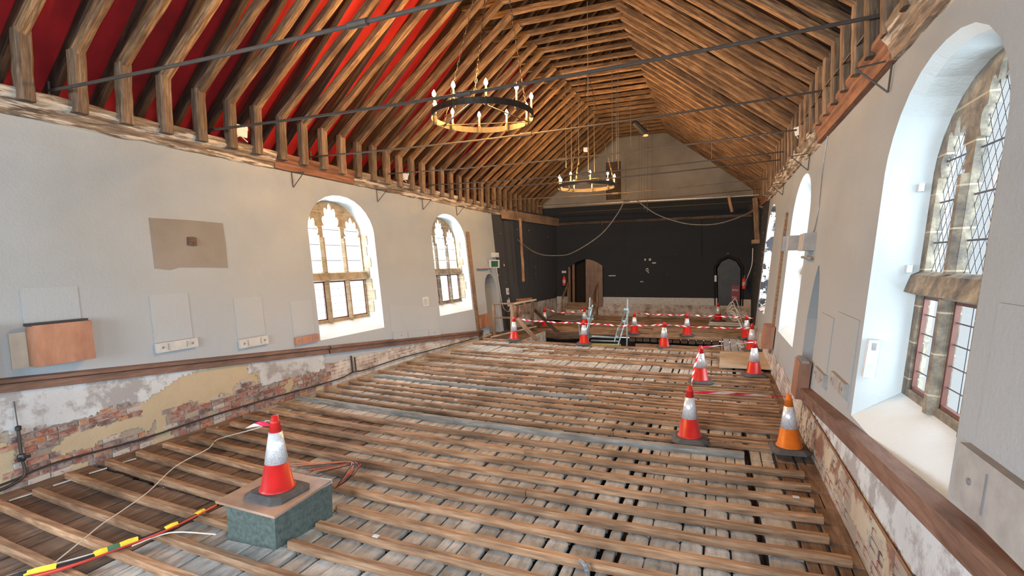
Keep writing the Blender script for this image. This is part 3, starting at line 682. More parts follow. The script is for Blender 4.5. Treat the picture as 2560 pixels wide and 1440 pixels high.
def cls_left(y, z):
    n1 = nz(y, z, 1, 1.5) * .12 + nz(y, z, 7, 6) * .05 + nz(y, z, 17, 15) * .04
    edge = .56 if y < 4.6 else (.56 + (y - 4.6) * .45 if y < 5.2 else (.82 if y < 6.35 else (.62 if y < 6.6 else .36 - .012 * (y - 6.6))))
    if y < 2.9 + n1: return 'b' if z < .5 else 'p'
    if z > edge + n1 * .7: return 'p'
    if 4.55 < y < 6.9 and z > .30 + .25 * abs(nz(y, 0, 3, 2.)) + (.10 if y > 6 else 0) and n1 > -.07: return 't'
    if 3.1 < y < 5.2 and .20 < z + n1 * 1.2 < .42 and nz(y, z, 5, 1.1) > -.12: return 't'
    if nz(y, z, 9, 2.2) > .33: return 't' if y < 9 else 'p'
    return 'b'
def cls_right(y, z):
    n1 = nz(y, z, 2, 1.8) * .1 + nz(y, z, 8, 7) * .04
    if z > .46 + n1 * .3: return 'p'
    if z > .1 and nz(y, z * .7, 6, 3.5) > -.12: return 't'
    return 'b'
def lower(side, cls, y0, y1, ztop, root, tan):
    fn = LW if side == 'L' else RW; c = .032; grids = {}
    ny = int((y1 - y0) / c); nzz = int(1.25 / c)
    for i in range(ny):
        for k in range(nzz):
            y = y0 + (i + .5) * c; z = -.12 + (k + .5) * c
            if z < ztop(y): grids[(i, k)] = cls(y, z)
    def P(i, k, off):
        y = y0 + i * c + nz(i * .9, k * .9, 5) * c * .9; z = -.12 + k * c + nz(i * .9, k * .9, 15) * c * .9; return fn(y, z, off)
    for ch, mat, off, nm in (('p', M_white_patch, .022, 'plaster_patch'), ('t', tan, .014, 'render_patch')):
        m = MB()
        for (i, k), v in grids.items():
            if v != ch: continue
            m.quad(P(i, k, off), P(i + 1, k, off), P(i + 1, k + 1, off), P(i, k + 1, off))
            for di, dk, a, b in ((-1, 0, (0, 0), (0, 1)), (1, 0, (1, 0), (1, 1)), (0, -1, (0, 0), (1, 0)), (0, 1, (0, 1), (1, 1))):
                if grids.get((i + di, k + dk)) != ch:
                    m.quad(P(i + a[0], k + a[1], off), P(i + b[0], k + b[1], off), P(i + b[0], k + b[1], 0), P(i + a[0], k + a[1], 0))
        m.build(nm, mat, root, fixn=False)
    m = MB(); n = 40
    for i in range(n):
        a, b = y0 + (y1 - y0) * i / n, y0 + (y1 - y0) * (i + 1) / n
        m.quad(fn(a, -.5, .003), fn(b, -.5, .003), fn(b, ztop(b), .003), fn(a, ztop(a), .003))
    m.build('mortar_bed', M_mortar, root, fixn=False)
    cnt = 0; st = MB(); rk = random.Random(21); row = 0; z = -.12; base = {}
    for v_ in range(5):
        q = random.Random(v_); L_ = .215 if v_ < 3 else .105
        vs = [(a * L_ / 2 * s + q.uniform(-.006, .006), b * .0325 * s + q.uniform(-.003, .003), d) for d, s in ((0, 1), (.014, .94)) for a, b in ((-1, -1), (1, -1), (1, 1), (-1, 1))]
        base[v_] = MB().add(vs, [(0, 1, 5, 4), (1, 2, 6, 5), (2, 3, 7, 6), (3, 0, 4, 7), (4, 5, 6, 7)]).mesh('brick')
        base[v_].materials.append(M_brick)
    while z < 1.2:
        y = y0 + (.11 if row % 2 else 0); 
        while y < y1:
            v_ = rk.choice([0, 1, 2, 3, 0, 1]); L_ = .215 if v_ < 3 else .105; yc = y + L_ / 2
            if z < ztop(yc) - .03 and cls(yc, z) in 'b' and rk.random() < .9:
                ct = fn(yc, z, .004 + rk.uniform(0, .006)); yd = (fn(yc + .1, z) - fn(yc - .1, z)).normalized(); zd = (fn(yc, z + .1) - fn(yc, z - .1)).normalized()
                nd = V((1 if side == 'L' else -1, 0, 0)); mt = Matrix((yd, zd, nd)).transposed().to_4x4(); mt.translation = ct
                if cnt < 300:
                    o = link('brick', base[v_], None, root); o.matrix_basis = mt; cnt += 1
                    if side == 'R': o.scale.z = -1 if False else 1
                else:
                    me = base[v_]; st.add([mt @ vv.co for vv in me.vertices], [tuple(p.vertices) for p in me.polygons])
            y += L_ + .012
        z += .077; row += 1
    if st.v: o = st.build('bricks', M_brick, root, fixn=False); o['kind'] = 'stuff'
# order brick rows so the nearest bricks get to be single objects
lower('L', cls_left, 2.2, 8.2, lambda y: zl(y) - .15, wallL, M_tan_patch)
def far_cls(y, z): return cls_left(y, z)
lower('R', cls_right, 2.4, 8.6, lambda y: zr(y) - .18, wallR, M_cream_patch)
m = MB(); mt = MB()
for i in range(60):
    a, b = 8.2 + i * .14, 8.34 + i * .14
    m.quad(LW(a, -.5, .006), LW(b, -.5, .006), LW(b, min(zl(b) - .15, .42 - .028 * (b - 8) + .05 * nz(b, 0, 0, 3)), .006), LW(a, min(zl(a) - .15, .42 - .028 * (a - 8) + .05 * nz(a, 0, 0, 3)), .006))
m.build('brick_face', M_brickwall, wallL, fixn=False)
m = MB()
for i in range(50):
    a, b = 8.6 + i * .2, 8.8 + i * .2
    m.quad(RW(a, -.5, .006), RW(b, -.5, .006), RW(b, .35 + .12 * nz(b, 0, 0, 2), .006), RW(a, .35 + .12 * nz(a, 0, 0, 2), .006))
m.build('brick_face', M_brickwall, wallR, fixn=False)
o = MB().tube([RW(y, .43 + .01 * math.sin(y), .03) for y in (1.5, 3, 5, 7, 8.4)], .012, 5).build('trim_7', M_dado, kind='structure')

# ------------------------------------------------------------------ boards, boxes and marks on the walls
def panel(side, q, d0, d1, mat, name, parent=None):    # q = 4 (y, z) corners
    fn = LW if side == 'L' else RW
    return MB().prism(q, fn, d0, d1).build(name, mat, parent)
def rect(y0, y1, z0, z1): return [(y0, z0), (y1, z0), (y1, z1), (y0, z1)]
patch_poly = [(4.97, 2.50), (5.2, 2.47), (5.35, 2.51), (5.9, 2.50), (6.2, 2.49), (6.21, 2.9), (6.2, 3.27), (5.6, 3.28), (4.97, 3.27)]
ps = tag(panel('L', patch_poly, -.0, .006, M_bare, 'bare_plaster_patch'), 'large grey-brown rectangle of bare plaster on the left wall', 'patch')
hb = tag(panel('L', [(5.52, 2.87), (5.66, 2.86), (5.67, 2.99), (5.6, 3.01), (5.53, 3.0)], .004, .035, M_darkwood, 'wooden_plug'), 'small dark wooden plug in the grey plaster patch', 'plug')
panes = [('L', 3.36, 3.95, 1.79, 2.28, 'upper left'), ('L', 4.84, 5.43, 1.38, 2.1, ''), ('L', 6.23, 6.81, 1.24, 1.95, ''), ('L', 7.47, 8.03, 1.1, 1.8, ''), ('L', 10.64, 12.95, .56, 1.42, '')]
labs = ['white painted wall panel above the plywood box on the left', 'white wall panel under the grey plaster patch', 'white wall panel third along the left wall', 'white wall panel right beside the first left window', 'wide white wall panel between the two left windows']
for (s, a, b, z0, z1, _), lb in zip(panes, labs):
    q = rect(a, b, z0, z1)
    if b > 12: q = [(a, .72), (b, .52), (b, 1.22), (a, 1.46)]
    tag(panel(s, q, 0, .010, M_panel, 'wall_panel'), lb, 'panel')
for lb, (a, b, z0, z1) in zip(['cream wall panel left of the right window', 'narrow cream wall panel behind the timber box'], [(5.98, 6.95, .95, 1.86), (7.1, 7.85, .95, 1.76)]):
    tag(panel('R', rect(a, b, z0, z1), 0, .012, M_plasterR, 'wall_panel'), lb, 'panel')
tag(panel('R', rect(2.6, 3.40, 1.5, 2.25), 0, .014, M_plasterR, 'wall_panel'), 'cream wall panel at the far right edge of the photo', 'panel')
def bracket_rail(side, y0, y1, z0, z1, mat, lab, dz=0.):
    fn = LW if side == 'L' else RW
    t = thing('mounting_rail', lab, 'rail', fn((y0 + y1) / 2, (z0 + z1) / 2, 0))
    MB().prism([(y0, z0), (y1, z0 + dz), (y1, z1 + dz), (y0, z1)], fn, 0, .05).build('backboard', mat, t)
    L_ = y1 - y0
    for f in (.14, .86):
        y = y0 + L_ * f; z = (z0 + z1) / 2 + dz * f
        o = MB().lathe([(0, 0), (.02, 0), (.02, .006), (0, .008)], 8).build('bolt', M_grey, None)
        o.parent = t; o.matrix_parent_inverse = Matrix.Translation(-t.location)
        o.matrix_basis = Matrix.Translation(fn(y, z, .05)) @ Matrix.Rotation(math.pi / 2 * (1 if side == 'L' else -1), 4, 'Y')
    for f in (.27, .72):
        y = y0 + L_ * f; z = (z0 + z1) / 2 + dz * f; hh = (z1 - z0) * .33
        MB().bar(fn(y, z - hh, .052), fn(y, z + hh, .052), .012, .006).build('slot_strip', M_grey, t)
bracket_rail('L', 4.84, 5.48, 1.23, 1.375, M_whitesheet, 'white mounting rail under the second white panel')
bracket_rail('L', 6.23, 6.83, 1.07, 1.225, M_whitesheet, 'white mounting rail under the third white panel')
bracket_rail('L', 7.47, 8.08, .93, 1.08, M_ply, 'brown varnished mounting rail beside the first left window')
bracket_rail('L', 10.66, 12.95, .56, .76, M_panel, 'long white mounting rail between the two left windows', -.2)
bracket_rail('R', 7.03, 7.65, .91, 1.06, M_whitesheetR, 'cream mounting rail nearest the timber box on the right')
bracket_rail('R', 6.02, 6.70, 1.04, 1.19, M_whitesheetR, 'cream mounting rail left of the big right window')
bracket_rail('R', 2.3, 3.48, 1.14, 1.46, M_whitesheetR, 'large cream mounting rail right of the big window')
# plywood boxes with a dark lip
def wall_box(side, y0, y1, z0, z1, dep, lab, back=True, skew=0.):
    fn = LW if side == 'L' else RW
    t = thing('plywood_box', lab, 'box', fn((y0 + y1) / 2, z0, 0))
    q = [(y0, z0), (y1, z0), (y1, z1), (y0, z1)]
    MB().prism(q, fn, .02, dep).build('casing', M_ply, t)
    MB().bar(fn(y0 - .04, z1 + .01, dep * .6), fn(y1 - .02, z1 + .01, dep * .6), .09, .035).build('lid_strip', M_blackp if side == 'L' else M_grey, t)
    if back: MB().prism([(y0 - .16, z0 - .01), (y0, z0 - .01), (y0, z1 - .08), (y0 - .16, z1 - .08)], fn, 0, .012).build('back_plate', M_paleboard, t)
    return t
wall_box('L', 3.36, 3.97, 1.33, 1.83, .2, 'varnished plywood box with black top strip at the left edge of the wall')
wall_box('R', 8.0, 8.45, .50, 1.03, .17, 'orange-brown plywood box with grey top strip on the right wall', False)
o = panel('R', rect(12.6, 13.4, .45, .95), .02, .2, M_ply, 'plywood_box'); tag(o, 'small orange plywood box farthest along the right wall', 'box')
o = panel('L', rect(2.6, 2.95, 1.2, 1.9), .02, .2, M_ply, 'plywood_box'); tag(o, 'plywood box cut off by the left edge of the photo', 'box')
o = panel('L', rect(15.62, 16.4, .22, .68), .02, .12, M_ply, 'plywood_box'); tag(o, 'light brown plywood box left of the small arched doorway', 'box')
# notice between the left windows
t = thing('paper_notice', 'small framed paper notice on the left wall between the windows', 'notice', LW(12.4, 1.42, 0))
panel('L', rect(12.26, 12.56, 1.29, 1.55), .0, .012, M_white, 'sheet', t)
for k in range(4): panel('L', rect(12.30, 12.50 - .03 * (k % 2), 1.34 + k * .045, 1.352 + k * .045), .012, .014, M_grey, 'text_line', t)
# vertical trim strips
tag(panel('L', [(15.43, .2), (15.62, .2), (15.60, 3.6), (15.42, 3.6)], 0, .05, M_stagewood, 'trim_board'), 'tall worn brown trim board right of the second left window', 'board')
tag(panel('R', [(12.9, .3), (13.1, .3), (13.1, 3.55), (12.95, 3.55)], 0, .05, M_stagewood, 'trim_board'), 'tall worn brown trim board far along the right wall', 'board')
# iron wall brackets
def iron_bracket(side, y, lab, flip=1):
    fn = LW if side == 'L' else RW; m = MB()
    a = fn(y, 4.43, .02); b = fn(y, 4.12, .02); c = fn(y + .02, 4.40, .32)
    m.tube([a, b], .009, 5).tube([b, c], .009, 5).tube([a, c], .009, 5)
    return tag(m.build('iron_bracket', M_iron), lab, 'bracket')
for y, lb in zip((7.88, 10.65, 12.8, 14.9), ('triangular iron bracket left of the first left window', 'triangular iron bracket right of the first left window', 'triangular iron bracket above left of the second left window', 'triangular iron bracket right of the second left window')): iron_bracket('L', y, lb)
for y, lb in zip((6.05, 10.7, 14.5), ('large triangular iron bracket left of the big right window', 'small iron bracket above the far right window', 'smallest iron bracket at the far end of the right wall')): iron_bracket('R', y, lb)
# floodlights on the cornice
def flood(p, aim, lab, s=1., arms=True):
    t = thing('floodlight', lab, 'light', p)
    mt = Matrix.Translation(p) @ V(aim).to_track_quat('-Z', 'Y').to_matrix().to_4x4()
    m = MB(); m.box((-.13 * s, -.10 * s, -.03), (.13 * s, .10 * s, .03), 0, mt); m.box((-.09 * s, -.07 * s, .03), (.09 * s, .07 * s, .06), 0, mt); m.build('housing', M_white, t)
    m = MB(); m.box((-.115 * s, -.085 * s, -.036), (.115 * s, .085 * s, -.031), 0, mt); m.build('glass_front', M_lampglass if arms else M_white, t)
    m = MB()
    for sg in (-1, 1):
        a = mt @ V((sg * .15 * s, 0, 0)); m.bar(a, p + V((0, sg * .15 * s, -.17 * s)), .02, .012)
        m.tube([mt @ V((sg * .16 * s, .04, 0)), mt @ V((sg * .16 * s, .1, .02))], .012, 5)
    m.build('yoke', M_white, t); return t
p = LW(6.6, 4.95, .2); flood(p, (1, 0, -.1), 'white floodlight seen from behind on the left cornice, nearer one', 1.0, False)
p = LW(11.7, 4.92, .2); flood(p, (1, -.5, -.4), 'small white floodlight on the left cornice, farther one', .85)
p = RW(11.1, 4.95, .2); flood(p, (-1, -.5, -.3), 'white floodlight clamped on the right cornice', .75)
# emergency light and exit sign by the left doorway
t = thing('emergency_light', 'twin white emergency light above the exit sign', 'light', LW(17.5, 2.8, 0))
panel('L', rect(17.35, 17.8, 2.72, 2.9), 0, .12, M_white, 'housing', t); panel('L', rect(17.4, 17.75, 2.74, 2.8), .12, .14, M_lampglass, 'diffuser', t)
t = thing('exit_sign', 'small dark green and white exit sign above the small doorway', 'sign', LW(17, 2.45, 0))
a = LW(16.95, 2.35, .0)
MB().box((a.x, 16.98, 2.32), (a.x + .42, 17.05, 2.62)).build('housing', M_white, t)
MB().box((a.x + .03, 16.965, 2.36), (a.x + .39, 16.98, 2.58)).build('green_face', M_signgreen, t)
MB().box((a.x + .03, 16.96, 2.36), (a.x + .12, 16.968, 2.58)).build('white_end', M_white, t)
# little ledge shelf and thin cable there
o = MB().prism(rect(15.95, 16.9, 2.28, 2.31), LW, 0, .1).build('wall_shelf', M_cornice_new); tag(o, 'thin brown shelf strip above the small left doorway', 'shelf')
o = MB().tube(catmull([LW(17.6, 2.6, .02), LW(17.7, 1.6, .03), LW(17.85, .8, .03), LW(18.3, .55, .03), LW(18.5, .7, .03), LW(18.5, 1.1, .02)]), .012, 5).build('wall_cable', M_cabwhite); tag(o, 'pale cable looping down the wall beside the small doorway', 'cable')
for (z, lb) in ((1.35, 'upper white socket on the grey-black wall left of the stage'), (.88, 'lower white socket with wires on the grey-black wall')):
    t = thing('wall_socket', lb, 'socket', LW(18.45, z)); panel('L', rect(18.36, 18.52, z - .12, z + .14), 0, .05, M_white, 'face_plate', t); panel('L', rect(18.40, 18.48, z - .04, z + .04), .05, .056, M_grey, 'switch', t)
# right wall: speaker with sign plates, strip lamp, white bell box, cable
t = thing('wall_speaker', 'cream wall speaker cabinet mounted high beside the far right window', 'speaker', RW(9.75, 2.85, 0))
panel('R', rect(9.1, 9.62, 2.62, 2.9), .0, .16, M_whitesheetR, 'cabinet', t)
panel('R', rect(9.9, 10.2, 2.64, 2.9), .10, .28, M_whitesheetR, 'second_cabinet', t); panel('R', rect(10.2, 10.24, 2.64, 2.9), .08, .34, M_grey, 'dark_front', t); panel('R', rect(9.6, 9.92, 2.8, 2.9), .02, .1, M_blackp, 'bracket', t)
o = MB().tube([RW(9.7, 2.52, .07), RW(9.0, 2.50, .07)], .025, 8).build('strip_lamp', M_grey); tag(o, 'short grey strip lamp under the wall speaker', 'lamp')
o = MB().tube(catmull([RW(9.15, 4.4, .012), RW(9.2, 3.9, .012), RW(9.12, 3.3, .012), RW(9.2, 3.0, .012), RW(9.3, 2.92, .012)]), .007, 5).build('wall_cable', M_grey); tag(o, 'thin cable running down the right wall to the speaker', 'cable')
t = thing('white_control_box', 'white oblong box with a hook slot inside the big right window reveal', 'box', RW(5.83, 1.45, 0))
def jambpt(d, z, o): return V((RW(0, z, -d).x, 4.75 + 1.075 - .07 * d - o, z))    # on the far jamb of the right window
RV = lambda d, z, o: V((RW(5.8, z, -d).x, 5.83 - d * .16 - o, z))
MB().prism([(.03, 1.33), (.12, 1.33), (.13, 1.70), (.04, 1.70)], RV, .0, .07).build('casing', M_white, t)
MB().prism([(.07, 1.60), (.10, 1.60), (.10, 1.67), (.07, 1.67)], RV, .07, .076).build('slot', M_grey, t)
for z in (3.1, 2.35): tag(MB().prism([(.25, z), (.29, z), (.29, z + .07), (.25, z + .07)], RV, -.01, .06).build('white_clip', M_white), 'small white clip on the window reveal, %s one' % ('upper' if z > 3 else 'lower'), 'clip')
# red/orange cone shaped things come later; far right timber post and lamp at the stage
t = thing('timber_bracket_post', 'hanging old oak post with a square foot by the right stage wall', 'post', (1.4, 21, 3.1))
beam('post', at_y(1888, 495, 20.2), at_y(1894, 600, 20.2), .16, .18, M_ashlar, t, 2, .01, 5, up=(1, 0, 0)); p = at_y(1894, 605, 20.2); MB().box(p - V((.2, .15, .06)), p + V((.2, .15, .08))).build('foot_block', M_stagewood, t)
beam('strut', at_y(1903, 520, 20.2), at_y(1915, 500, 20.2), .1, .15, M_ashlar, t, 1, .01, 4)

# ------------------------------------------------------------------ pipe along the left wall
t = thing('floor_pipe', 'thin black pipe running along the foot of the left wall', 'pipe', LW(3, 0))
pp = [LW(2.75, .02, .05), LW(3.1, .05, .05), LW(3.5, .1, .05)] + [LW(y, .085 - .004 * y + .02 * math.sin(y * 1.3), .05) for y in (4.5, 5.5, 6.5, 7.5, 8.5)] + [LW(9.05, .08, .05), LW(9.4, .05, .05), LW(11, .06, .05), LW(13, .0, .05), LW(15.3, -.05, .05)]
MB().tube(catmull(pp, 4), .014, 6).build('pipe', M_iron, t)
t = thing('gas_riser', 'dark vertical pipe with a valve on the far left brick wall', 'pipe', LW(3.17, .3))
MB().tube([LW(3.17, .95, .03), LW(3.17, .62, .05)], .006, 5).tube(catmull([LW(3.17, .62, .05), LW(3.17, .3, .05), LW(3.18, .08, .05), LW(3.05, .0, .05), LW(2.8, -.03, .05)]), .018, 8).build('pipe', M_iron, t)
MB().lathe([(0, -.05), (.035, -.04), (.045, 0), (.035, .04), (0, .05)], 10, LW(3.17, .28, .05)).bar(LW(3.12, .28, .08), LW(3.24, .28, .08), .02, .03).build('valve', M_blackp, t)
MB().lathe([(.018, 0), (.03, .01), (.03, .05), (.018, .06)], 10, LW(3.17, .6, .05)).build('coupling', M_blackp, t)
t = thing('short_riser', 'short dark double pipe rising to the rail left of the first left window', 'pipe', LW(9.05, .2))
MB().tube([LW(9.0, .45, .04), LW(9.0, .08, .04)], .02, 6).tube([LW(9.1, .4, .05), LW(9.1, .1, .05)], .016, 6).build('pipe', M_iron, t)

# ------------------------------------------------------------------ tie rods
rods = [(3.91, None), (6.1, .2), (8.5, .2), (10.9, .2), (13.0, .2), (14.05, .2), (17.2, .1), (19.6, .1)]
rl = ['iron tie rod nearest the viewer, running off the top of the photo', 'iron tie rod crossing just in front of the near chandelier', 'iron tie rod just beyond the near chandelier, with a collar joint', 'fourth iron tie rod from the front', 'fifth iron tie rod from the front', 'iron tie rod in front of the far chandelier', 'iron tie rod level with the far chandelier candles', 'farthest iron tie rod, before the gable wall']
for (y, _), lb in zip(rods, rl):
    t = thing('tie_rod', lb, 'rod', (-3.2, y, 4.85))
    pts = [V((-8.15 + 9.9 * k / 10, y + .02 * k, 4.86 + .02 * k / 10 * 6 - .10 * math.sin(math.pi * k / 10))) for k in range(11)]
    MB().tube(pts, .022 if y < 8 else .017, 7).build('bar', M_rod, t)
    c = pts[5]; MB().tube([c - V((.11, 0, 0)), c + V((.11, 0, 0))], .038, 8).build('joint_collar', M_rod, t)
    for q in (pts[0], pts[-1]): MB().tube([q + V((0, 0, -.15)), q + V((0, 0, .12))], .02, 6).build('end_anchor', M_iron, t)
o = MB().tube([at_y(1344, 515, 20.5), at_y(1600, 503, 20.5), at_y(1782, 494, 20.5)], .022, 6).tube([at_y(1782, 494, 20.5), at_y(1900, 487, 20.5)], .014, 6).tube([at_y(1545, 504.5, 20.5), at_y(1554, 504, 20.5)], .035, 6).build('white_pole', M_white); tag(o, 'long white pole hanging across in front of the black stage wall', 'pole')
o = MB().tube([at_y(1400, 533, 21.5), at_y(1890, 503, 21.5)], .02, 6).build('dark_pole', M_iron); tag(o, 'dark metal bar hung below the white pole', 'pole')
o = MB().tube([at_y(2228, 0, 6.2), at_y(2130, 130, 7.0), at_y(2060, 220, 8.7), at_y(1990, 330, 11.5)], .012, 5).build('roof_cable', M_cabblack); tag(o, 'black cable swagged along the right roof posts', 'cable')

# ------------------------------------------------------------------ chandeliers
def chandelier(cx, cy, cz, lab, rot, hook, ncand):
    t = thing('chandelier', lab, 'chandelier', (cx, cy, cz)); R_ = .875; c0 = V((cx, cy, cz)); n = 48
    m = MB()
    for i in range(n):
        a, b = 2 * math.pi * i / n, 2 * math.pi * (i + 1) / n
        P = lambda r, an, z: c0 + V((r * math.cos(an), r * math.sin(an), z))
        for r in (R_, R_ - .012): m.quad(P(r, a, -.05), P(r, b, -.05), P(r, b, .05), P(r, a, .05))
        for z in (-.05, .05): m.quad(P(R_, a, z), P(R_, b, z), P(R_ - .012, b, z), P(R_ - .012, a, z))
    m.build('ring', M_ring, t)
    tri = [c0 + V((R_ * math.cos(rot + k * 2.094), R_ * math.sin(rot + k * 2.094), 0)) for k in range(3)]
    for k in range(3):
        MB().bar(tri[k], tri[(k + 1) % 3], .028, .012).build('cross_bar', M_ring, t)
        m = MB(); a, b = tri[k] + V((0, 0, .04)), V(hook); L_ = (b - a).length; d = (b - a).normalized(); nl = int(L_ / .075); x = d.orthogonal().normalized(); y = d.cross(x)
        for i in range(nl):
            cc = a + d * (L_ * (i + .5) / nl); s = x if i % 2 else y
            pts = [cc + d * (.045 * math.cos(q)) + s * (.016 * math.sin(q)) for q in [k_ * math.pi / 4 for k_ in range(8)]]
            m.tube(pts, .0045, 3, closed=True)
        m.build('chain', M_ring, t)
    for i in range(ncand):
        a = 2 * math.pi * i / ncand + .2; p = c0 + V(((R_ - .03) * math.cos(a), (R_ - .03) * math.sin(a), 0))
        h = MB().lathe([(.028, -.07), (.034, -.05), (.034, .06), (.02, .07)], 8, p).build('candle_cup', M_ring, t)
        MB().lathe([(.017, .06), (.017, .22), (.008, .225)], 8, p).build('candle_tube', M_candle, h)
        MB().lathe([(.006, .222), (.030, .25), (.034, .275), (.018, .315), (0, .34)], 8, p).build('bulb', M_flame, h, smooth=True)
        ld = bpy.data.lights.new('candle_glow', 'POINT'); ld.energy = CANDLE_W; ld.color = (1, .50, .13); ld.shadow_soft_size = .05
        lo = bpy.data.objects.new('candle_glow', ld); col.objects.link(lo); lo.location = p + V((0, 0, .37))
    return t
chandelier(-3.7, 7.83, 5.0, 'lit iron ring chandelier nearest the viewer, hung on three chains', math.pi * .93, (-3.3, 7.6, 8.2), 10)
chandelier(-3.69, 15.15, 4.8, 'lit iron ring chandelier farther away, before the gable', math.pi * .80, (-3.6, 15.1, 8.2), 9)
hangs = [(1415, 290, 420, 14.4), (1429, 330, 425, 15.6), (1447, 330, 412, 15.0), (1471, 300, 440, 15.2), (1486, 340, 430, 16.4), (1531, 255, 405, 14), (1541, 290, 398, 17), (1546, 265, 425, 14.2), (1577, 280, 365, 17.5), (1604, 370, 500, 21), (1611, 372, 525, 20.5), (1618, 372, 530, 20.4), (1631, 385, 500, 21.5), (1779, 335, 398, 13.2), (1470, 130, 240, 11), (1598, 368, 500, 21.8)]
for i, (u, v0, v1, y) in enumerate(hangs):
    pb = at_y(u, v1, y); o = MB().tube([V((pb.x, y, 8.17 if abs(pb.x + 3.2) < 1.2 else 8.2 + 1.0 * (1.2 - abs(pb.x + 3.2)) * .8)), pb], .007, 4).build('hanging_wire', M_rope); tag(o, 'thin wire hanging from the roof timbers in the far half of the hall', 'wire', 'thin wires hanging from the roof')
p = at_y(1464, 374, 13); o = MB().box(p - V((.05, .03, .05)), p + V((.05, .03, .05))).build('junction_box', M_white); tag(o, 'tiny white junction box on a tie rod left of the gable', 'box')
t = thing('roof_spotlight', 'dark spotlight hung from the collars above the gable', 'light', at_y(1604, 330, 17)); p = t.location.copy()
MB().tube([p + V((-.2, -.4, .25)), p + V((.1, 0, -.05))], [.09, .12], 8).build('body', M_blackp, t); MB().lathe([(.0, 0), (.09, .0), (.1, .03)], 10, p + V((.12, 0, -.14))).build('lens', M_candle, t)

# ------------------------------------------------------------------ cones
def cone_proto(orange=False):
    body = M_coneorange if orange else M_conered
    prof = lambda z: .150 - .118 * ((z - .03) / .72)
    parts = {}
    o8 = [(.235, .165), (.165, .235), (-.165, .235), (-.235, .165), (-.235, -.165), (-.165, -.235), (.165, -.235), (.235, -.165)]
    m = MB(); vs = [(a * s, b * s, z) for z, s in ((0, 1), (.02, 1), (.055, .8)) for a, b in o8]
    m.add(vs, [tuple(range(8))[::-1]] + [(l * 8 + k, l * 8 + (k + 1) % 8, (l + 1) * 8 + (k + 1) % 8, (l + 1) * 8 + k) for l in (0, 1) for k in range(8)] + [tuple(16 + k for k in range(8))])
    parts['base'] = (m.mesh('base'), M_conebase)
    parts['lower_body'] = (MB().lathe([(.165, .05), (.165, .065), (.15, .07), (prof(.31), .31)], 24).mesh('lower_body', True), body)
    parts['reflective_sleeve'] = (MB().lathe([(prof(.31) + .003, .305), (prof(.595) + .003, .595)], 24).mesh('reflective_sleeve', True), M_sleeve)
    parts['tip'] = (MB().lathe([(prof(.59), .59), (prof(.68), .68), (.047, .685), (.045, .70), (.035, .705), (.032, .75), (.022, .752)], 24).mesh('tip', True), body)
    return parts
PR, PO = cone_proto(), cone_proto(True)
def cone(x, y, z, lab, parts=PR, rot=.2, s=1., tilt=(0, 0), grp='red and white traffic cones on the floor'):
    t = thing('traffic_cone', lab, 'cone', (x, y, z), grp)
    t.rotation_euler = (tilt[0], tilt[1], rot); t.scale = (s, s, s)
    for k, (me, mt) in parts.items():
        o = link(k, me, mt); o.parent = t
    return t
CONES = [
 (-3.88, 3.5, .345, 'red and white traffic cone standing on the green box', -.02),
 (-.33, 7.27, .0, 'red traffic cone on the open battens, second nearest', .1),
 (-.28, 10.81, 0, 'red traffic cone wound with barrier tape, behind the second nearest one', .0),
 (.77, 11.8, 0, 'red traffic cone in front of the pale board on the right', .2),
 (.92, 14.98, 0, 'red traffic cone squeezed against the right wall behind the pale board', .3),
 (.92, 17.6, -.05, 'red traffic cone against the right wall beside the stage stack of boards', .3),
 (-1.38, 14.95, -.03, 'red traffic cone on the near edge of the pit, right of the stair tubes', .1),
 (-3.74, 14.9, -.03, 'red traffic cone at the foot of the left stair tube', .2),
 (-6.05, 14.9, 0, 'red traffic cone at the left end of the long barrier tape, below the timber pen', .3),
 (-.91, 18.0, -.09, 'red traffic cone on the far pit edge, right of centre', .1),
 (-2.68, 18.0, -.09, 'red traffic cone on the far pit edge just right of the stair tubes', .2),
 (.09, 21.6, .0, 'red traffic cone standing on the stack of white boards', .4),
 (-6.35, 18.9, -.09, 'red traffic cone behind the timber pen on the far left', .2),
 (-4.85, 19.4, -.09, 'red traffic cone mostly hidden behind the left stair tube', .2)]
for x, y, z, lb, r_ in CONES: cone(x, y, z, lb, rot=r_)
cone(.90, 7.3, 0, 'orange traffic cone by the right wall near the end of the brown ledge', PO, .05, .97, (0.0, -.02))
# ------------------------------------------------------------------ barrier tape
def tape(pts, name, lab, wd=.07, tw=0., stripe=.10, thick=.003):
    P = catmull(pts, 14) if len(pts) > 2 else [V(pts[0]).lerp(V(pts[1]), k / 40) for k in range(41)]
    L_ = [0.]
    for a, b in zip(P, P[1:]): L_.append(L_[-1] + (b - a).length)
    n = max(4, int(L_[-1] / (stripe / 2))); Q = []
    j = 0
    for i in range(n + 1):
        s = L_[-1] * i / n
        while j < len(L_) - 2 and L_[j + 1] < s: j += 1
        f_ = (s - L_[j]) / max(1e-6, L_[j + 1] - L_[j]); Q.append(P[j].lerp(P[j + 1], f_))
    m = MB()
    for i in range(n):
        a, b = Q[i], Q[i + 1]; d = (b - a).normalized(); up = V((0, 0, 1)); up = (up - d * up.dot(d)).normalized(); sd = d.cross(up)
        def e(q, k):
            an = tw * k; v_ = up * math.cos(an) + sd * math.sin(an); return v_ * (wd / 2)
        sh = d * stripe * .35
        m.quad(a - e(a, i) - sh, b - e(b, i + 1) - sh, b + e(b, i + 1) + sh, a + e(a, i) + sh, (i // 2) % 2)
    o = m.build(name, [M_tapered, M_tapewhite], fixn=False); return tag(o, lab, 'tape')
zt = .70
tape([(-6.05, 14.9, .69), (-5, 14.88, .63), (-3.74, 14.86, .62), (-2.5, 14.9, .585), (-1.38, 14.95, .64)], 'barrier_tape', 'long red and white barrier tape across the pit, left length', .055, .35)
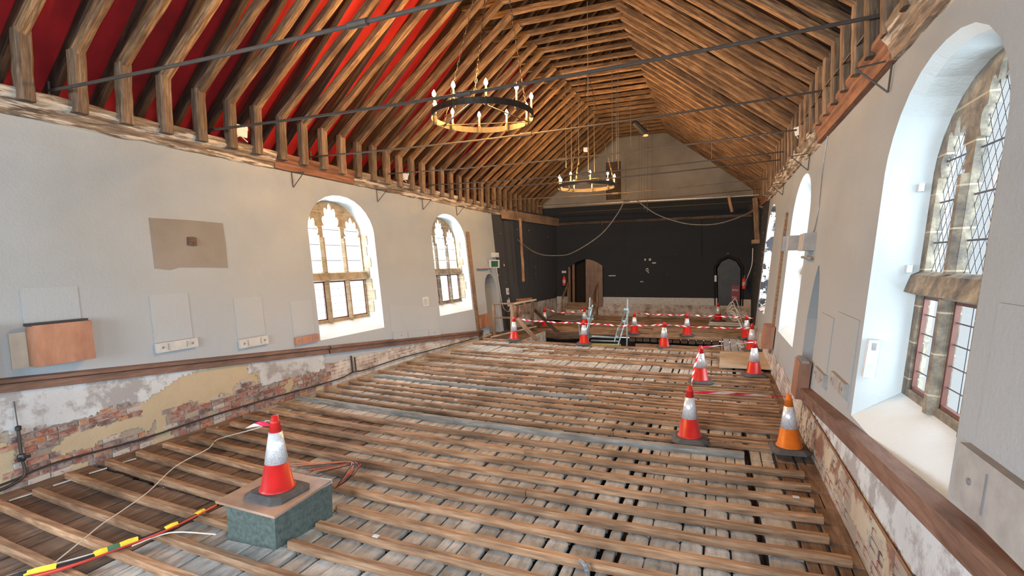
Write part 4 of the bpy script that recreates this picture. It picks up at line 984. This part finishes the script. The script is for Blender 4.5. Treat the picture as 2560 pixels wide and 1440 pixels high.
tape([(-1.38, 14.95, .64), (-.2, 14.96, .6), (1.05, 14.98, .62)], 'barrier_tape', 'red and white barrier tape across the pit, right length', .05, .3)
tape([(-.28, 10.81, .72), (.25, 11.3, .71), (.77, 11.8, .72)], 'barrier_tape', 'short red and white tape between the two cones by the pale board', .035, .2, .25)
tape([(-.91, 18.0, .62), (.1, 18.0, .60), (1.1, 17.7, .61)], 'barrier_tape', 'red and white tape on the far side of the pit, right of centre', .05, .4)
tape([(-2.6, 18.2, .63), (-1.8, 18.1, .6), (-.91, 18.0, .62)], 'barrier_tape', 'red and white tape on the far side of the pit, between the two cones', .05, .4)
tape([(-6.35, 18.9, .64), (-5.6, 19.1, .48), (-4.85, 19.4, .58)], 'barrier_tape', 'red and white tape behind the timber pen', .05, .4)
tape([(-.30, 10.75, .7), (-.40, 10.5, .3), (-.42, 9.8, .03), (-.36, 8.4, .1), (-.33, 7.3, .72)], 'barrier_tape', 'red and white tape hanging down from the wound cone', .04, .15)
tape([at_z(1740, 980, .02), at_z(1850, 985, .02), at_z(1965, 992, .02)], 'barrier_tape', 'red and white tape lying on the battens by the orange cone', .04, .1, .3)
t_ = tape([(-3.92, 3.42, 1.02), (-4.0, 3.38, 1.01), (-4.06, 3.33, .99)], 'barrier_tape', 'scrap of pink barrier tape tied to the nearest cone', .05, .4)

# ------------------------------------------------------------------ green box with board under the near cone
t = thing('green_box', 'low green painted box standing among the near battens', 'box', (-3.9, 3.55, 0))
fl, fr_, br = at_z(570, 1350, -.07), at_z(690, 1376, -.07), at_z(832, 1290, -.07)
bl = fl + (br - fr_); q = [fl, fr_, br, bl]; TZ = .315
def quadbox(q, z0, z1, grow=0.):
    c = (q[0] + q[1] + q[2] + q[3]) / 4; m = MB(); vs = []
    for z in (z0, z1):
        for p in q: d = (p - c); vs.append(V((c.x + d.x * (1 + grow), c.y + d.y * (1 + grow), z)))
    m.add(vs, [(0, 3, 2, 1), (4, 5, 6, 7), (0, 1, 5, 4), (1, 2, 6, 5), (2, 3, 7, 6), (3, 0, 4, 7)]); return m
quadbox(q, -.07, TZ - .04, 0).build('carcass', M_greenpaint, t)
quadbox(q, TZ - .04, TZ, .015).build('metal_edging', M_palemetal, t)
tq = [at_z(538, 1253, TZ + .02), at_z(686, 1292, TZ + .02), at_z(828, 1201, TZ + .02)]; tq.append(tq[0] + tq[2] - tq[1])
o = quadbox([V(p) for p in tq], TZ, TZ + .022).build('hardboard_sheet', M_hardboard); tag(o, 'thin brown board lying on top of the green box', 'board')
c_ = [o for o in col.objects if o.get('label', '').startswith('red and white traffic cone standing')][0]; c_.location = at_z(684, 1238, TZ + .02) + V((.0, .05, 0)); c_.location.z = TZ + .022
# cables by the box
def cable(pts, r, mat, lab, name='cable', n=6, parent=None, part=None):
    o = MB().tube(catmull(pts, n), r, 5).build(part or name, mat, parent)
    if parent is None: tag(o, lab, 'cable')
    return o
t = thing('taped_cable_bundle', 'bundle of coloured cables taped in yellow and black running to the green box', 'cable bundle', (-5, 2.6, 0))
base = [at_z(30, 1450, .02), at_z(170, 1412, .03), at_z(300, 1368, .02), at_z(430, 1320, .03), at_z(548, 1262, .03)]
base = [at_z(-60, 1480, .0)] + base
for dx, mt, r in ((0, M_cabblack, .022), (.035, M_cabor, .009), (-.03, M_cabwhite, .007), (.05, M_cabred, .008), (.018, M_cabred, .009)):
    cable([p + V((dx * .8, -dx + .02 * math.sin(i * 2 + dx * 40), .012 * (1 + math.cos(i + dx * 30)))) for i, p in enumerate(base)], r, mt, '', parent=t, part='cable')
for i, (f0, mt, L_) in enumerate(((.2, M_cabblack, .16), (.27, M_yellow, .2), (.52, M_yellow, .09), (.58, M_greenish, .1), (.64, M_yellow, .13), (.80, M_yellow, .10), (.93, M_yellow, .08))):
    P = catmull(base, 8); k = int(f0 * (len(P) - 2)); a, b = P[k], P[k + 1]; d = (b - a).normalized()
    MB().tube([a + V((0, 0, .015)), a + d * L_ * .5 + V((0, 0, .02)), a + d * L_ + V((0, 0, .015))], .028, 6).build('tape_wrap', mt, t)
cable([at_z(105, 1432, .03), at_z(200, 1355, .03), at_z(255, 1310, .03), at_z(300, 1280, .03), at_z(370, 1230, .03), at_z(440, 1165, .03), at_z(520, 1122, .03), at_z(545, 1098, .05), (-4.6, 3.9, .75), (-4.1, 3.55, .98), (-3.93, 3.48, 1.02)], .006, M_cabwhite, 'thin white cord draped from the nearest cone down across the battens')
cable([at_z(330, 1365, .04), at_z(400, 1338, .03), at_z(450, 1330, .03), at_z(540, 1336, .0)], .006, M_cabwhite, 'short white cable end beside the taped bundle')
t = thing('loose_wires', 'tangle of red, orange and black wires behind the green box', 'wires', at_z(840, 1190, .0))
rw = random.Random(9)
for i, mt in enumerate((M_cabor, M_cabor, M_cabblack, M_cabblack, M_cabred, M_cabor, M_cabblack)):
    b0 = at_z(832, 1215, .1); b1 = at_z(720 + 12 * i, 1160 + 4 * i, .0)
    cable([b0 + V((.0, .03, -.05)), b0 + V((.06 + rw.uniform(0, .1), .15, .12 + rw.uniform(-.05, .05))), b0 + V((rw.uniform(-.1, .1), .4, .1)), (b0 + b1) / 2 + V((0, .3, .03)), b1], .005, mt, '', parent=t, part='wire')
t = thing('curved_pipe', 'short grey pipe bent over a batten at the bottom of the photo', 'pipe', at_z(1465, 1430, 0))
MB().tube(catmull([at_z(1450, 1402, .03), at_z(1462, 1412, .03), at_z(1468, 1432, -.02), at_z(1468, 1475, -.06)]), .022, 8).build('tube', M_grey, t)

# ------------------------------------------------------------------ timber pen by the doorway, planks, stair tubes
t = thing('timber_guard_frame', 'brown timber guard frame round the stair beside the small left doorway', 'guard rail', (-6.6, 15.8, 0))
def pt(u, v, y): return at_y(u, v, y)
beam('post', pt(1236, 843, 15.6), pt(1234, 762, 15.6), .09, .09, M_stagewood, t, 1, .004, 4, up=(1, 0, 0))
beam('post', pt(1281, 840, 15.8), pt(1281, 760, 15.8), .16, .1, M_stagewood, t, 2, .004, 4, up=(1, 0, 0))
beam('post', pt(1331, 812, 18.0), pt(1331, 752, 18.0), .2, .08, M_stagewood, t, 3, .004, 4, up=(1, 0, 0))
beam('post', pt(1294, 805, 17.6), pt(1294, 750, 17.6), .1, .08, M_cornice_new, t, 4, .004, 4, up=(1, 0, 0))
beam('top_rail', pt(1232, 760, 15.6), pt(1283, 759, 15.8), .07, .06, M_stagewood, t, 1, .004, 4)
beam('top_rail', pt(1281, 760, 15.8), pt(1340, 749, 18.0), .06, .06, M_paleboard, t, 2, .004, 4)
beam('mid_rail', pt(1236, 793, 15.6), pt(1281, 795, 15.8), .05, .06, M_stagewood, t, 1, .004, 4)
beam('mid_rail', pt(1294, 782, 17.6), pt(1331, 783, 18.0), .06, .09, M_stagewood, t, 1, .004, 4)
beam('head_rail', pt(1290, 751, 17.6), pt(1330, 748, 18.0), .06, .12, M_cornice_new, t, 1, .004, 4)
beam('brace', pt(1311, 757, 17.8), pt(1303, 790, 17.6), .04, .05, M_stagewood, t, 1, .004, 3)
beam('brace', pt(1311, 757, 17.8), pt(1334, 800, 17.9), .04, .05, M_stagewood, t, 1, .004, 3)
o = beam('diagonal_plank', pt(1293, 797, 15.4), pt(1342, 850, 15.3), .05, .14, M_batten, None, 2, .004, 4); tag(o, 'light wooden plank propped diagonally at the timber guard frame', 'plank')
o = beam('diagonal_plank', pt(1337, 775, 18.3), pt(1395, 832, 17.9), .05, .14, M_darkwood, None, 2, .004, 4); tag(o, 'dark wooden plank leaning towards the pit behind the guard frame', 'plank')
o = beam('floor_plank', at_z(1228, 843, -.0), at_z(1340, 816, .0), .05, .05, M_paleboard, None, 1, .004, 4); tag(o, 'thin pale lath on the floor of the timber guard frame', 'plank')
o = MB().box((-7.5, 18.5, -.15), (-7.42, 19.0, .4)).build('plastic_sheet', M_white) ; bpy.data.objects.remove(o)
# stage door steps with handrails
t = thing('stage_steps', 'timber steps with handrails up to the open stage door', 'steps', (-6, 23.4, 0))
for k in range(3): MB().box((-6.75, 23.1 + .28 * k, -.15 + .0), (-5.3, 23.4 + .28 * k, .02 + .17 * k)).build('step', M_brickwall if k < 2 else M_stagewood, t)
for x in (-6.8, -5.35):
    MB().bar((x, 22.9, -.15), (x, 22.9, .75), .07, .07).build('newel', M_stagewood, t)
    MB().bar((x + .05, 23.8, .3), (x + .05, 23.8, 1.45), .07, .07).build('newel', M_stagewood, t)
    MB().bar((x, 22.88, .72), (x + .05, 23.85, 1.45), .06, .08).build('handrail', M_stagewood, t)
MB().bar((-6.75, 23.75, .42), (-5.3, 23.75, .42), .05, .2).build('top_tread', M_stagewood, t)
# stair scaffold tubes in the pit
t = thing('stair_scaffold', 'pale galvanised scaffold tube stair rails rising out of the pit', 'scaffold', (-3.1, 15.8, 0))
def tb(a, b, r=.024, nm='tube'): MB().tube([a, b], r, 8).build(nm, M_galv, t)
tb(pt(1475, 744, 15.4), pt(1470, 866, 15.4)); tb(pt(1569, 747, 15.4), pt(1567, 870, 15.3))
tb(pt(1482, 762, 15.6), pt(1463, 845, 15.3)); tb(pt(1482, 788, 17.2), pt(1462, 850, 15.8)); tb(pt(1466, 790, 15.6), pt(1474, 812, 15.6))
tb(pt(1563, 772, 17.3), pt(1546, 832, 15.6)); tb(pt(1572, 778, 15.5), pt(1545, 864, 15.2)); tb(pt(1562, 795, 17.2), pt(1548, 815, 15.4)); tb(pt(1546, 818, 15.8), pt(1536, 855, 15.7)); tb(pt(1447, 812, 16.2), pt(1450, 838, 16.2))
for u, v, y in ((1476, 770, 15.4), (1472, 796, 15.4), (1480, 797, 15.6), (1568, 773, 15.4), (1564, 773, 15.6), (1561, 803, 15.4), (1543, 842, 15.3), (1475, 841, 15.5)):
    p = pt(u, v, y); MB().box(p - V((.05, .05, .035)), p + V((.05, .05, .035))).build('clamp', M_galv, t)
for v, y, mt in ((842, 16.6, M_galv), (851, 16.3, M_galv)): MB().bar(pt(1478, v, y), pt(1548, v + 2, y), .12, .03).build('tread', mt, t)
MB().bar(pt(1472, 860, 15.25), pt(1552, 862, 15.25), .03, .05).build('edge_bar', plain('yellow_green_bar', (.40, .42, .14), .5), t)

# boards lying about
def slab(us, z, th, mat, name, lab, cat='board'):
    q = [at_z(u, v, z) for u, v in us]; o = quadbox(q, z - th, z).build(name, mat); return tag(o, lab, cat)
slab([(1798, 917), (1936, 923), (1917, 880), (1800, 879)], .022, .02, M_paleboard, 'plywood_sheet', 'pale plywood sheet lying on the battens by the right wall')
slab([(1370, 797), (1435, 802), (1495, 787), (1400, 780)], -.05, .03, M_greyboard, 'grey_sheet', 'grey board lying flat on the stage battens left of the stair tubes')
for k in range(3): slab([(1771 + k, 811 - k * 3), (1875, 815 - k * 3), (1873, 803 - k * 3), (1774 + k, 801 - k * 3)], -.05 + .035 * k, .03, M_white if k != 1 else M_paleboard, 'white_board', ['bottom', 'middle', 'top'][k] + ' white board of the stack under the far right cone')
c_ = [o for o in col.objects if 'stack of white boards' in o.get('label', '')][0]; c_.location.z = .022
# hanging battens
o = beam('hanging_batten', at_y(1300, 546, 19.2), at_y(1309, 704, 19.2), .1, .05, M_batten, None, 2, .004, 6, up=(0, 1, 0)); tag(o, 'long pale batten hanging upright in front of the black left wall', 'batten')
o = beam('hanging_batten', at_y(1821, 489, 20.4), at_y(1830, 530, 20.4), .1, .05, M_batten, None, 1, .004, 5, up=(0, 1, 0)); tag(o, 'short orange batten hung under the pole at the right of the stage', 'batten')
o = beam('stage_board', at_y(1303, 565, 19.5), at_y(1307, 700, 19.5) - V((.1, 0, 0)), .1, .05, M_batten, None, 3, .004, 5, up=(0, 1, 0)); bpy.data.objects.remove(o)
# ropes / cables hung across the stage
def mid(us, y): return [at_y(u, v, y) for u, v in us]
cable(mid([(1240, 545), (1283, 590), (1340, 632), (1395, 639), (1435, 630), (1500, 588), (1540, 540), (1562, 500), (1575, 470)], 19.8), .022, M_rope, 'left grey rope swagged down in front of the black stage wall', 'hanging_rope')
cable(mid([(1590, 500), (1640, 535), (1700, 556), (1750, 562), (1800, 558), (1860, 538), (1912, 508)], 20.2), .022, M_rope, 'right grey rope swagged in front of the black stage wall', 'hanging_rope')
# things on the back wall
def extinguisher(x, y, z, lab):
    t = thing('fire_extinguisher', lab, 'fire extinguisher', (x, y, z))
    MB().lathe([(0, 0), (.085, 0), (.09, .03), (.09, .40), (.05, .47), (.025, .5)], 12, (x, y, z)).build('cylinder', M_exred, t, smooth=True)
    MB().box((x - .03, y - .03, z + .5), (x + .03, y + .03, z + .56)).bar((x - .02, y, z + .57), (x + .1, y, z + .6), .02, .015).build('valve', M_blackp, t)
    MB().tube(catmull([(x + .03, y - .02, z + .52), (x + .12, y - .02, z + .45), (x + .11, y - .03, z + .15)]), .012, 6).build('hose', M_blackp, t)
    MB().lathe([(.091, .14), (.091, .3)], 12, (x, y, z)).build('label_band', plain('ext_label' + str(int(x)), (.6, .3, .28), .5), t)
extinguisher(-6.98, YB - .1, 1.32, 'red fire extinguisher left of the open stage door')
extinguisher(1.13, YB - .4, 1.22, 'red fire extinguisher right of the black door')
def backplate(x0, x1, z0, z1, mat, name, lab, cat='plate', d=.02): o = MB().box((x0, YB - d, z0), (x1, YB, z1)).build(name, mat); return tag(o, lab, cat)
backplate(-7.12, -6.9, 1.95, 2.06, M_white, 'small_sign', 'small white sign above the left fire extinguisher', 'sign')
backplate(-4.78, -4.45, 1.78, 1.83, M_whitesheet, 'batten_scrap', 'short pale strip on the black wall right of the open door')
backplate(-.06, .03, 1.52, 1.8, M_white, 'small_sign', 'white plate on the left jamb of the black door', 'sign', .08)
for k, (x0, x1, z0, z1) in enumerate(((-2.75, -2.58, 2.36, 2.42), (-2.9, -2.8, 2.5, 2.6), (-3.1, -3.03, 2.5, 2.6), (-3.02, -2.93, 2.0, 2.15), (-2.95, -2.9, 1.92, 1.99), (-3.3, -3.15, 1.5, 1.54), (-3.05, -2.9, 2.05, 2.1))): backplate(x0, x1, z0, z1, M_whitesheet, 'paint_scar', 'small white scar in the black paint near the middle of the back wall', 'scar').__setitem__('group', 'white scars in the black wall')
t = thing('fire_action_sign', 'red sign with white lettering beside the right black door', 'sign', (.8, YB - .13, 1))
MB().box((.63, YB - .1, .66), (.97, YB - .06, 1.36)).build('panel', M_signred, t)
def letters(txt, x, y, z, size, mat, parent):
    cu = bpy.data.curves.new('lettering', 'FONT'); cu.body = txt; cu.size = size; cu.extrude = .003; cu.align_x = 'LEFT'
    o = bpy.data.objects.new('lettering', cu); col.objects.link(o); cu.materials.append(mat)
    me = bpy.data.meshes.new_from_object(o); bpy.data.objects.remove(o); o = bpy.data.objects.new('lettering', me); col.objects.link(o)
    if not me.materials: me.materials.append(mat)
    o.parent = parent; o.matrix_parent_inverse = Matrix.Translation(-parent.location); o.location = (x, y, z); o.rotation_euler = (math.pi / 2, 0, 0); return o
letters('IMA', .66, YB - .105, 1.10, .15, M_white, t); letters('MA', .66, YB - .105, .78, .14, M_white, t)
# white duct, cables and clutter at the right stage corner
t = thing('tall_blue_board', 'tall narrow pale blue board leaning in the right stage corner', 'board', (1.35, 22, 1)); MB().bar(at_y(1889, 757, 22.3), at_y(1893, 665, 22.3), .1, .06).build('board', plain('pale_blue', (.28, .38, .48), .5), t)
t = thing('cable_tangle', 'tangle of white cables on the floor at the right stage corner', 'cable bundle', (1.1, 19.5, 0)); rw = random.Random(4)
for i in range(6):
    c0 = V((1.0 + rw.uniform(-.15, .15), 19.4 + i * .35, .0)); cable([c0, c0 + V((-.25, .1, .45 + .1 * i)), c0 + V((-.45, .3, .55)), c0 + V((-.3, .5, .25)), c0 + V((.1, .3, .5))], .018, M_cabwhite, '', parent=t, part='cable')
t = thing('white_handrail_pair', 'two short white tubes lying over the battens by the far right cone', 'tube', (1, 17, .4)); MB().tube([at_y(1880, 824, 17.2), at_y(1908, 812, 17.6)], .03, 8).build('tube', M_white, t); MB().tube([at_y(1882, 818, 17.6), at_y(1910, 806, 18)], .03, 8).build('tube', M_white, t)
cable([at_y(1882, 620, 22), at_y(1880, 660, 22), at_y(1870, 690, 22), at_y(1860, 715, 23)], .02, M_cabwhite, 'grey cable dropping to the right fire extinguisher', 'hanging_cable')
for x, z in ((-5.05, 4.25), (-1.9, 4.36), (-1.15, 4.38), (-.55, 4.37), (.1, 4.36), (.6, 4.38)):
    o = MB().lathe([(0, 0), (.035, 0), (.045, .05), (0, .07)], 8, (x, YB - .1, z)).build('lamp_holder', M_cornice_new); tag(o, 'small reddish lamp holder on the beam across the back wall', 'lamp', 'lamp holders on the back wall beam')

for (u0, v0, u1, v1) in ((22, 1252, 88, 1231), (133, 1214, 186, 1197), (222, 1184, 267, 1170), (306, 1156, 340, 1146), (520, 1076, 545, 1068)):
    a, b = at_z(u0, v0, -.055), at_z(u1, v1, -.055); o = MB().bar(a, b, .018, .012).build('white_strip', M_white)
    tag(o, 'narrow white strip lying between two battens near the left wall', 'strip', 'white strips along the left wall')
t = thing('broken_wall_hatch', 'broken opening with orange-brown timbers low on the right wall, bottom of the photo', 'hatch', at_R(2250, 1400))
MB().prism([(2.55, -.1), (3.62, -.1), (3.62, .10), (3.5, .30), (2.55, .38)], RW, -.0, .03).build('painted_recess', M_void, t)  # flat near-black sheet on the wall face paints the shade inside the opening
beam('timber', RW(3.66, .0, .05), RW(3.66, .30, .05), .06, .05, M_stagewood, t, 1, .004, 4, up=(1, 0, 0))
beam('timber', RW(3.64, .28, .05), RW(2.5, .40, .05), .05, .06, M_stagewood, t, 2, .004, 6)
beam('timber', RW(3.5, .12, .06), RW(2.5, .2, .06), .05, .05, M_cornice_new, t, 3, .004, 6)
for (u, v, lb) in ((1140, 1000, 'first'), (940, 1340, 'second'), (1990, 1242, 'third')):
    p = at_z(u, v, .004); o = MB().box(p - V((.03, .02, .004)), p + V((.03, .02, .004))).build('paper_scrap', M_white); tag(o, 'tiny white paper scrap on a batten, ' + {'first': 'in mid-floor', 'second': 'near the bottom centre', 'third': 'at the right'}[lb], 'scrap')
